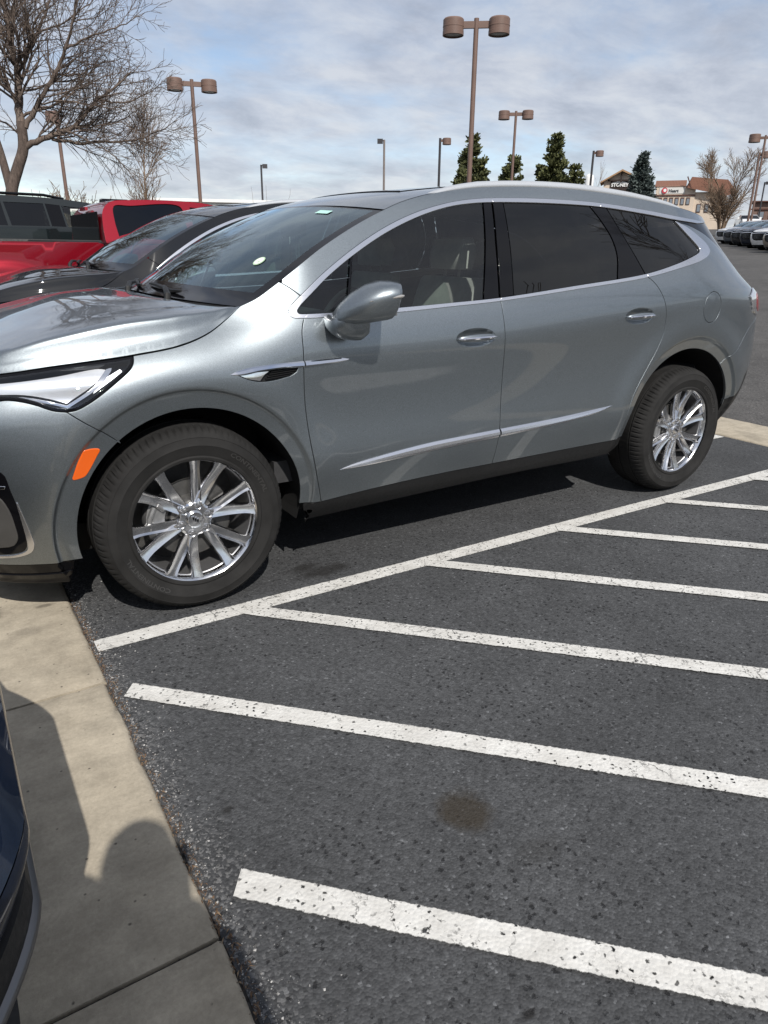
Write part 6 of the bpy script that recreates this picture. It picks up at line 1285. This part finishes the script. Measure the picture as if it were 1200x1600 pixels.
def building_right():
    x0, y0 = 135.39, 99.05; z0 = ground_z(x0, 40)-.5; root = empty('cream_building', (x0, y0, z0), R(-53.2)); q = lambda z: z-z0
    m = MB(); m.box((-2.2, 4.5, q(13.8)/2), (7.6, 9, q(13.8))); m.box((4.4, 6.2, q(12.6)/2), (6.3, 12, q(12.6))); m.build('wall', MAT['stucco_cream'], root)
    m = MB(); m.add([(-6.3, -.15, q(13.72)), (-.3, -.15, q(13.72)), (-.3, 3.2, q(15.1)), (-6.3, 3.2, q(15.1)), (-.3, 6.6, q(13.6)), (-6.3, 6.6, q(13.6))], [(0, 1, 2, 3), (3, 2, 4, 5), (1, 4, 2), (0, 3, 5)]); m.add([(-.35, -.2, q(13.5)), (.55, -.6, q(15.4)), (7.3, -.6, q(14.75)), (9.5, -.4, q(12.3)), (7.4, -.9, q(11.8)), (.0, -1.0, q(13.35)), (.55, 12, q(15.4)), (7.3, 12, q(14.75)), (9.5, 12, q(12.3))], [(5, 4, 2, 1), (4, 3, 2), (1, 2, 7, 6), (2, 3, 8, 7), (0, 5, 1)]); m.build('roof', MAT['roof_tile'], root)
    m = MB(); m.box((-2.3, -.10, q(12.05)), (7.9, .18, .22)); m.box((.2, -.9, q(14.35)), (.22, .2, 2.4), M=Matrix.Rotation(R(-24), 3, 'Y')); m.build('cornice', MAT['trim_brown'], root)
    for k in range(6):
        f = MB(); cx = -5.2+1.08*k+.2; f.box((cx, -.06, q(10.95)), (.72, .14, 1.35)); w = f.build('window', MAT['trim_brown'], root); f = MB(); f.box((cx, -.15, q(10.85)), (.52, .06, 1.05)); f.build('pane', MAT['window_pane'], w)
    for k in range(3):
        f = MB(); cx = 2.6+1.5*k; f.box((cx, .14, q(9.6)), (.8, .14, 1.6)); w = f.build('window', MAT['trim_brown'], root); f = MB(); f.box((cx, .05, q(9.6)), (.6, .06, 1.3)); f.build('pane', MAT['window_pane'], w)
    b = MB(); b.box((-2.9, -.03, q(12.95)), (4.9, .10, 1.15)); sg = b.build('sign_board', MAT['stucco_white'], root)
    b = MB(); b.lathe([(.55, .0), (.55, .12), (.0001, .12)], 28, 'y', (-4.35, -.10, q(12.98))); b.build('sign_disc', MAT['sign_red'], sg); b = MB(); b.lathe([(.30, .13), (.0001, .13)], 20, 'y', (-4.28, -.10, q(13.02))); b.box((-4.28, -.235, q(12.85)), (.36, .02, .3)); b.build('sign_mark', MAT['sign_white'], sg)
    sign_text('Heart', .8, 'sign_dark', sg, (-2.6, -.14, q(12.88)), bold=.03)
    tag(root, 'cream building with orange tiled roofs and a red round sign at the right', 'building')
def building_left():
    x0, y0 = 111.66, 96.57; z0 = ground_z(x0, 40)-.5; root = empty('gabled_building', (x0, y0, z0), R(-48.6)); q = lambda z: z-z0
    m = MB(); m.add([(-2.35, 0, 0), (3.3, 0, 0), (3.3, 0, q(13.6)), (.6, 0, q(14.85)), (-2.35, 0, q(13.55)), (-2.35, 9, 0), (3.3, 9, 0), (3.3, 9, q(13.6)), (.6, 9, q(14.85)), (-2.35, 9, q(13.55))], [(0, 1, 2, 3, 4), (1, 6, 7, 2), (0, 4, 9, 5)]); m.build('wall', MAT['stucco_cream'], root)
    m = MB(); m.add([(-3.0, -1.1, q(13.15)), (.68, -1.1, q(15.2)), (4.4, -1.1, q(13.55)), (-3.0, 9, q(13.15)), (.68, 9, q(15.2)), (4.4, 9, q(13.55)), (-3.0, -1.1, q(12.9)), (.68, -1.1, q(14.9)), (4.4, -1.1, q(13.25))], [(0, 1, 4, 3), (1, 2, 5, 4), (0, 6, 7, 1), (1, 7, 8, 2), (6, 3, 4, 7), (7, 4, 5, 8)]); m.build('roof', MAT['wood_tan'], root)
    m = MB(); m.box((.62, -.5, q(13.9)), (.24, .2, 1.7)); m.box((.62, -.45, q(13.42)), (4.6, .2, .22)); m.box((-1.0, -.1, q(12.0)), (.3, .2, 3.0)); m.box((.9, -.05, q(12.0)), (3.7, .1, 2.9)); m.build('gable_timber', MAT['timber'], root)
    m = MB(); m.prism([(-.75, 12.55), (1.75, 12.55), (1.75, 13.05), (.6, 13.35), (-.75, 13.05)], -.0, .0); 
    b = MB(); V = [(-.85, 13.02), (.5, 13.38), (1.85, 13.02), (1.85, 12.90), (-.85, 12.90)]; b.add([(x, -.22, q(z)) for x, z in V], [(0, 4, 3, 2, 1)]); s = b.build('shop_sign', MAT['sign_white'], root); sign_text('STONEY', .80, 'sign_white', s, (.5, -.24, q(12.62)), bold=.03)
    tag(root, 'timber gabled building with a white sign left of the spruce', 'building')
def building_far():
    x0, y0 = 160.3, 98.04; z0 = ground_z(x0, 40)-.5; root = empty('brown_building', (x0, y0, z0), R(-58)); q = lambda z: z-z0
    m = MB(); m.box((4.0, 4, q(11.5)/2), (11.5, 8, q(11.5))); m.build('wall', MAT['brick_dull'], root); m = MB(); m.box((4.0, 3.8, q(11.75)), (12.3, 9, .28)); m.box((4.0, -.1, q(10.2)), (11.9, .3, .25)); m.build('fascia', MAT['trim_brown'], root)
    for k in range(4):
        f = MB(); f.box((.2+2.2*k, -.05, q(9.0)), (1.3, .12, 1.5)); w = f.build('window', MAT['trim_brown'], root); f = MB(); f.box((.2+2.2*k, -.12, q(9.0)), (1.1, .05, 1.3)); f.build('pane', MAT['window_pane'], w)
    tag(root, 'low brown flat roofed building behind the crossing lamps at the right edge', 'building')
def building_white():
    x0, y0 = 19.1, 53.91; z0 = ground_z(x0, 40)-.3; root = empty('white_building', (x0, y0, z0), R(-19.4)); m = MB(); m.box((3.2, 5, 2.0), (15, 10, 4.0)); m.build('wall', MAT['stucco_white'], root); m = MB(); m.box((3.2, 4.95, 4.08), (15.3, 10.3, .22)); m.build('parapet', MAT['sign_white'], root)
    for k in range(6):
        f = MB(); f.box((-3.2+2.5*k, -.04, 1.6), (1.6, .1, 1.5)); w = f.build('window', MAT['trim_brown'], root); f = MB(); f.box((-3.2+2.5*k, -.1, 1.6), (1.4, .05, 1.3)); f.build('pane', MAT['window_pane'], w)
    tag(root, 'long low white building just showing above the black crossover roof', 'building')
def dome():
    x0, y0 = 101.0, 93.4; z0 = ground_z(x0, 40)-.3; root = empty('water_tank', (x0, y0, z0), R(-46)); h = 13.05-z0; m = MB(); m.lathe([(.0001, h+.68), (.35, h+.62), (.62, h+.42), (.75, h+.1), (.75, h-2.0), (.0001, h-2.0)][::-1], 24, 'z'); m.build('tank', MAT['sign_white'], root, angle=40); m = MB()
    for a in range(4): m.tube([(.5*math.cos(a*1.57), .5*math.sin(a*1.57), 0), (.5*math.cos(a*1.57), .5*math.sin(a*1.57), h-2)], .06, 6)
    m.build('leg', MAT['pole_grey'], root); tag(root, 'small white domed tank between the tall pine and the single drum lamp', 'tank')
building_right(); building_left(); building_far(); building_white(); dome()

# ---------------------------------------------------------------- the photographer, standing just outside the picture; the shadow on the concrete is theirs
vary('skin', (.48, .30, .22), .55, 0., amount=.08); vary('jacket_cloth', (.035, .04, .055), .9, 0., amount=.2, scale=20); vary('jeans_cloth', (.045, .06, .10), .9, 0., amount=.2, scale=20); simple('hair_brown', (.05, .03, .02), .7); vary('shoe_leather', (.04, .03, .025), .6)
def make_person():
    rz = -YAW; root = empty('person', (-.94, -2.95, .02), rz)
    def skin(name, V, E, rad, mats, parent, rootv=0, sub=2):
        me = bpy.data.meshes.new(name); me.from_pydata(V, E, []); me.materials.append(MAT[mats]); o = bpy.data.objects.new(name, me); COL.objects.link(o); o.parent = parent
        s = o.modifiers.new('skin', 'SKIN'); s.use_smooth_shade = True; L_ = me.skin_vertices[0].data
        for i, r in enumerate(rad): L_[i].radius = r if isinstance(r, tuple) else (r, r); L_[i].use_root = (i == rootv)
        b = o.modifiers.new('sub', 'SUBSURF'); b.levels = b.render_levels = sub
        dg = bpy.context.evaluated_depsgraph_get(); bpy.context.view_layer.update(); m2 = bpy.data.meshes.new_from_object(o.evaluated_get(bpy.context.evaluated_depsgraph_get())); o.modifiers.clear(); o.data = m2; bpy.data.meshes.remove(me); m2.polygons.foreach_set('use_smooth', np.full(len(m2.polygons), True))
        if not m2.materials: m2.materials.append(MAT[mats])
        return o
    # facing +y in the local frame; the phone is held up in front of the face
    V = [(0, 0, .93), (0, -.01, 1.08), (0, -.005, 1.24), (0, 0, 1.38), (0, .01, 1.47), (0, .02, 1.53), (0, .035, 1.60), (0, .03, 1.68),
         (-.09, 0, .88), (-.105, .01, .48), (-.11, -.02, .09), (-.115, .11, .045), (.09, 0, .88), (.105, .01, .48), (.11, -.02, .09), (.115, .11, .045),
         (-.185, .01, 1.42), (-.225, .20, 1.37), (-.11, .135, 1.35), (-.075, .17, 1.40), (.165, 0, 1.40), (.20, .03, 1.13), (.07, .135, 1.35), (.035, .17, 1.40)]
    E = [(0, 1), (1, 2), (2, 3), (3, 4), (4, 5), (5, 6), (6, 7), (0, 8), (8, 9), (9, 10), (10, 11), (0, 12), (12, 13), (13, 14), (14, 15), (3, 16), (16, 17), (17, 18), (18, 19), (3, 20), (20, 21), (21, 22), (22, 23)]
    rad = [(.155, .115), (.14, .105), (.155, .115), (.15, .10), .06, .055, (.078, .092), (.07, .085), .085, .06, .042, .038, .085, .06, .042, .038, .075, .068, .055, .034, .075, .068, .055, .034]
    body = skin('body', V, E, rad, 'jacket_cloth', root)
    me = body.data
    for m_ in ('skin', 'jeans_cloth', 'shoe_leather'): me.materials.append(MAT[m_])
    for p in me.polygons:
        z = p.center.z; p.material_index = 1 if (z > 1.47 or (p.center.y > .145 and z > 1.3)) else 2 if .11 < z < .92 else 3 if z <= .11 else 0
    m = MB(); rings = []
    for z, r in ((1.585, .098), (1.62, .102), (1.67, .103), (1.71, .092), (1.745, .062), (1.757, .01)): rings.append([(r*.86*math.cos(t), .018+r*1.0*math.sin(t)-(.012 if z < 1.66 else 0), z+(.03 if math.sin(t) > .4 and z < 1.66 else 0)) for t in np.linspace(0, 2*math.pi, 24, endpoint=False)])
    m.loft(rings); m.build('hair', MAT['hair_brown'], body, smooth=True)
    m = MB(); m.loft([[(-.013, .118, 1.615), (.013, .118, 1.615), (.006, .118, 1.655), (-.006, .118, 1.655)], [(-.006, .142, 1.617), (.006, .142, 1.617), (.004, .124, 1.65), (-.004, .124, 1.65)]]); m.build('nose', MAT['skin'], body, angle=60)
    for s in (-1, 1):
        m = MB(); m.lathe([(.0001, .010), (.009, .005), (.011, -.004)], 12, 'y', (s*.031, .118, 1.655)); m.build('eye', MAT['sign_white'], body, smooth=True); m = MB(); m.box((s*.082, .02, 1.635), (.014, .03, .055)); m.build('ear', MAT['skin'], body, smooth=True)
        hx = -.055 if s < 0 else .015
        for k in range(5):                               # fingers wrap the edges of the phone
            z = 1.385+.017*k if k else 1.375; L_ = (.055, .062, .07, .066, .052)[k]; m = MB(); m.tube([(hx-.02*1+(.0 if s < 0 else .04), .165, z+.01), (hx+(-.035 if s < 0 else .035), .185, z+.014), (hx+(-.030 if s < 0 else .030), .185+L_*.35, z+.015), (hx+(-.012 if s < 0 else .012), .185+L_*.42, z+.012)], [.0085, .0085, .0075, .006], 7); m.build('finger', MAT['skin'], body, smooth=True)
    ph = empty('phone', (0, 0, 0)); m = MB(); R3 = Matrix(((_r2[0], -_f[0], _u2[0]), (_r2[1], -_f[1], _u2[1]), (_r2[2], -_f[2], _u2[2]))); c = CP-_f*.045-_u2*.045+_r2*.015; m.box(tuple(c), (.075, .008, .155), M=R3); m.build('case', MAT['gloss_black'], ph, angle=20); m = MB(); c2 = CP-_f*.037-_r2*.0; m.box(tuple(c2), (.03, .004, .03), M=R3); m.build('lens_bump', MAT['gloss_black'], ph)
    tag(ph, 'black phone held up by the photographer outside the frame', 'phone'); tag(root, 'photographer in a dark jacket whose shadow lies on the concrete', 'person')
make_person()
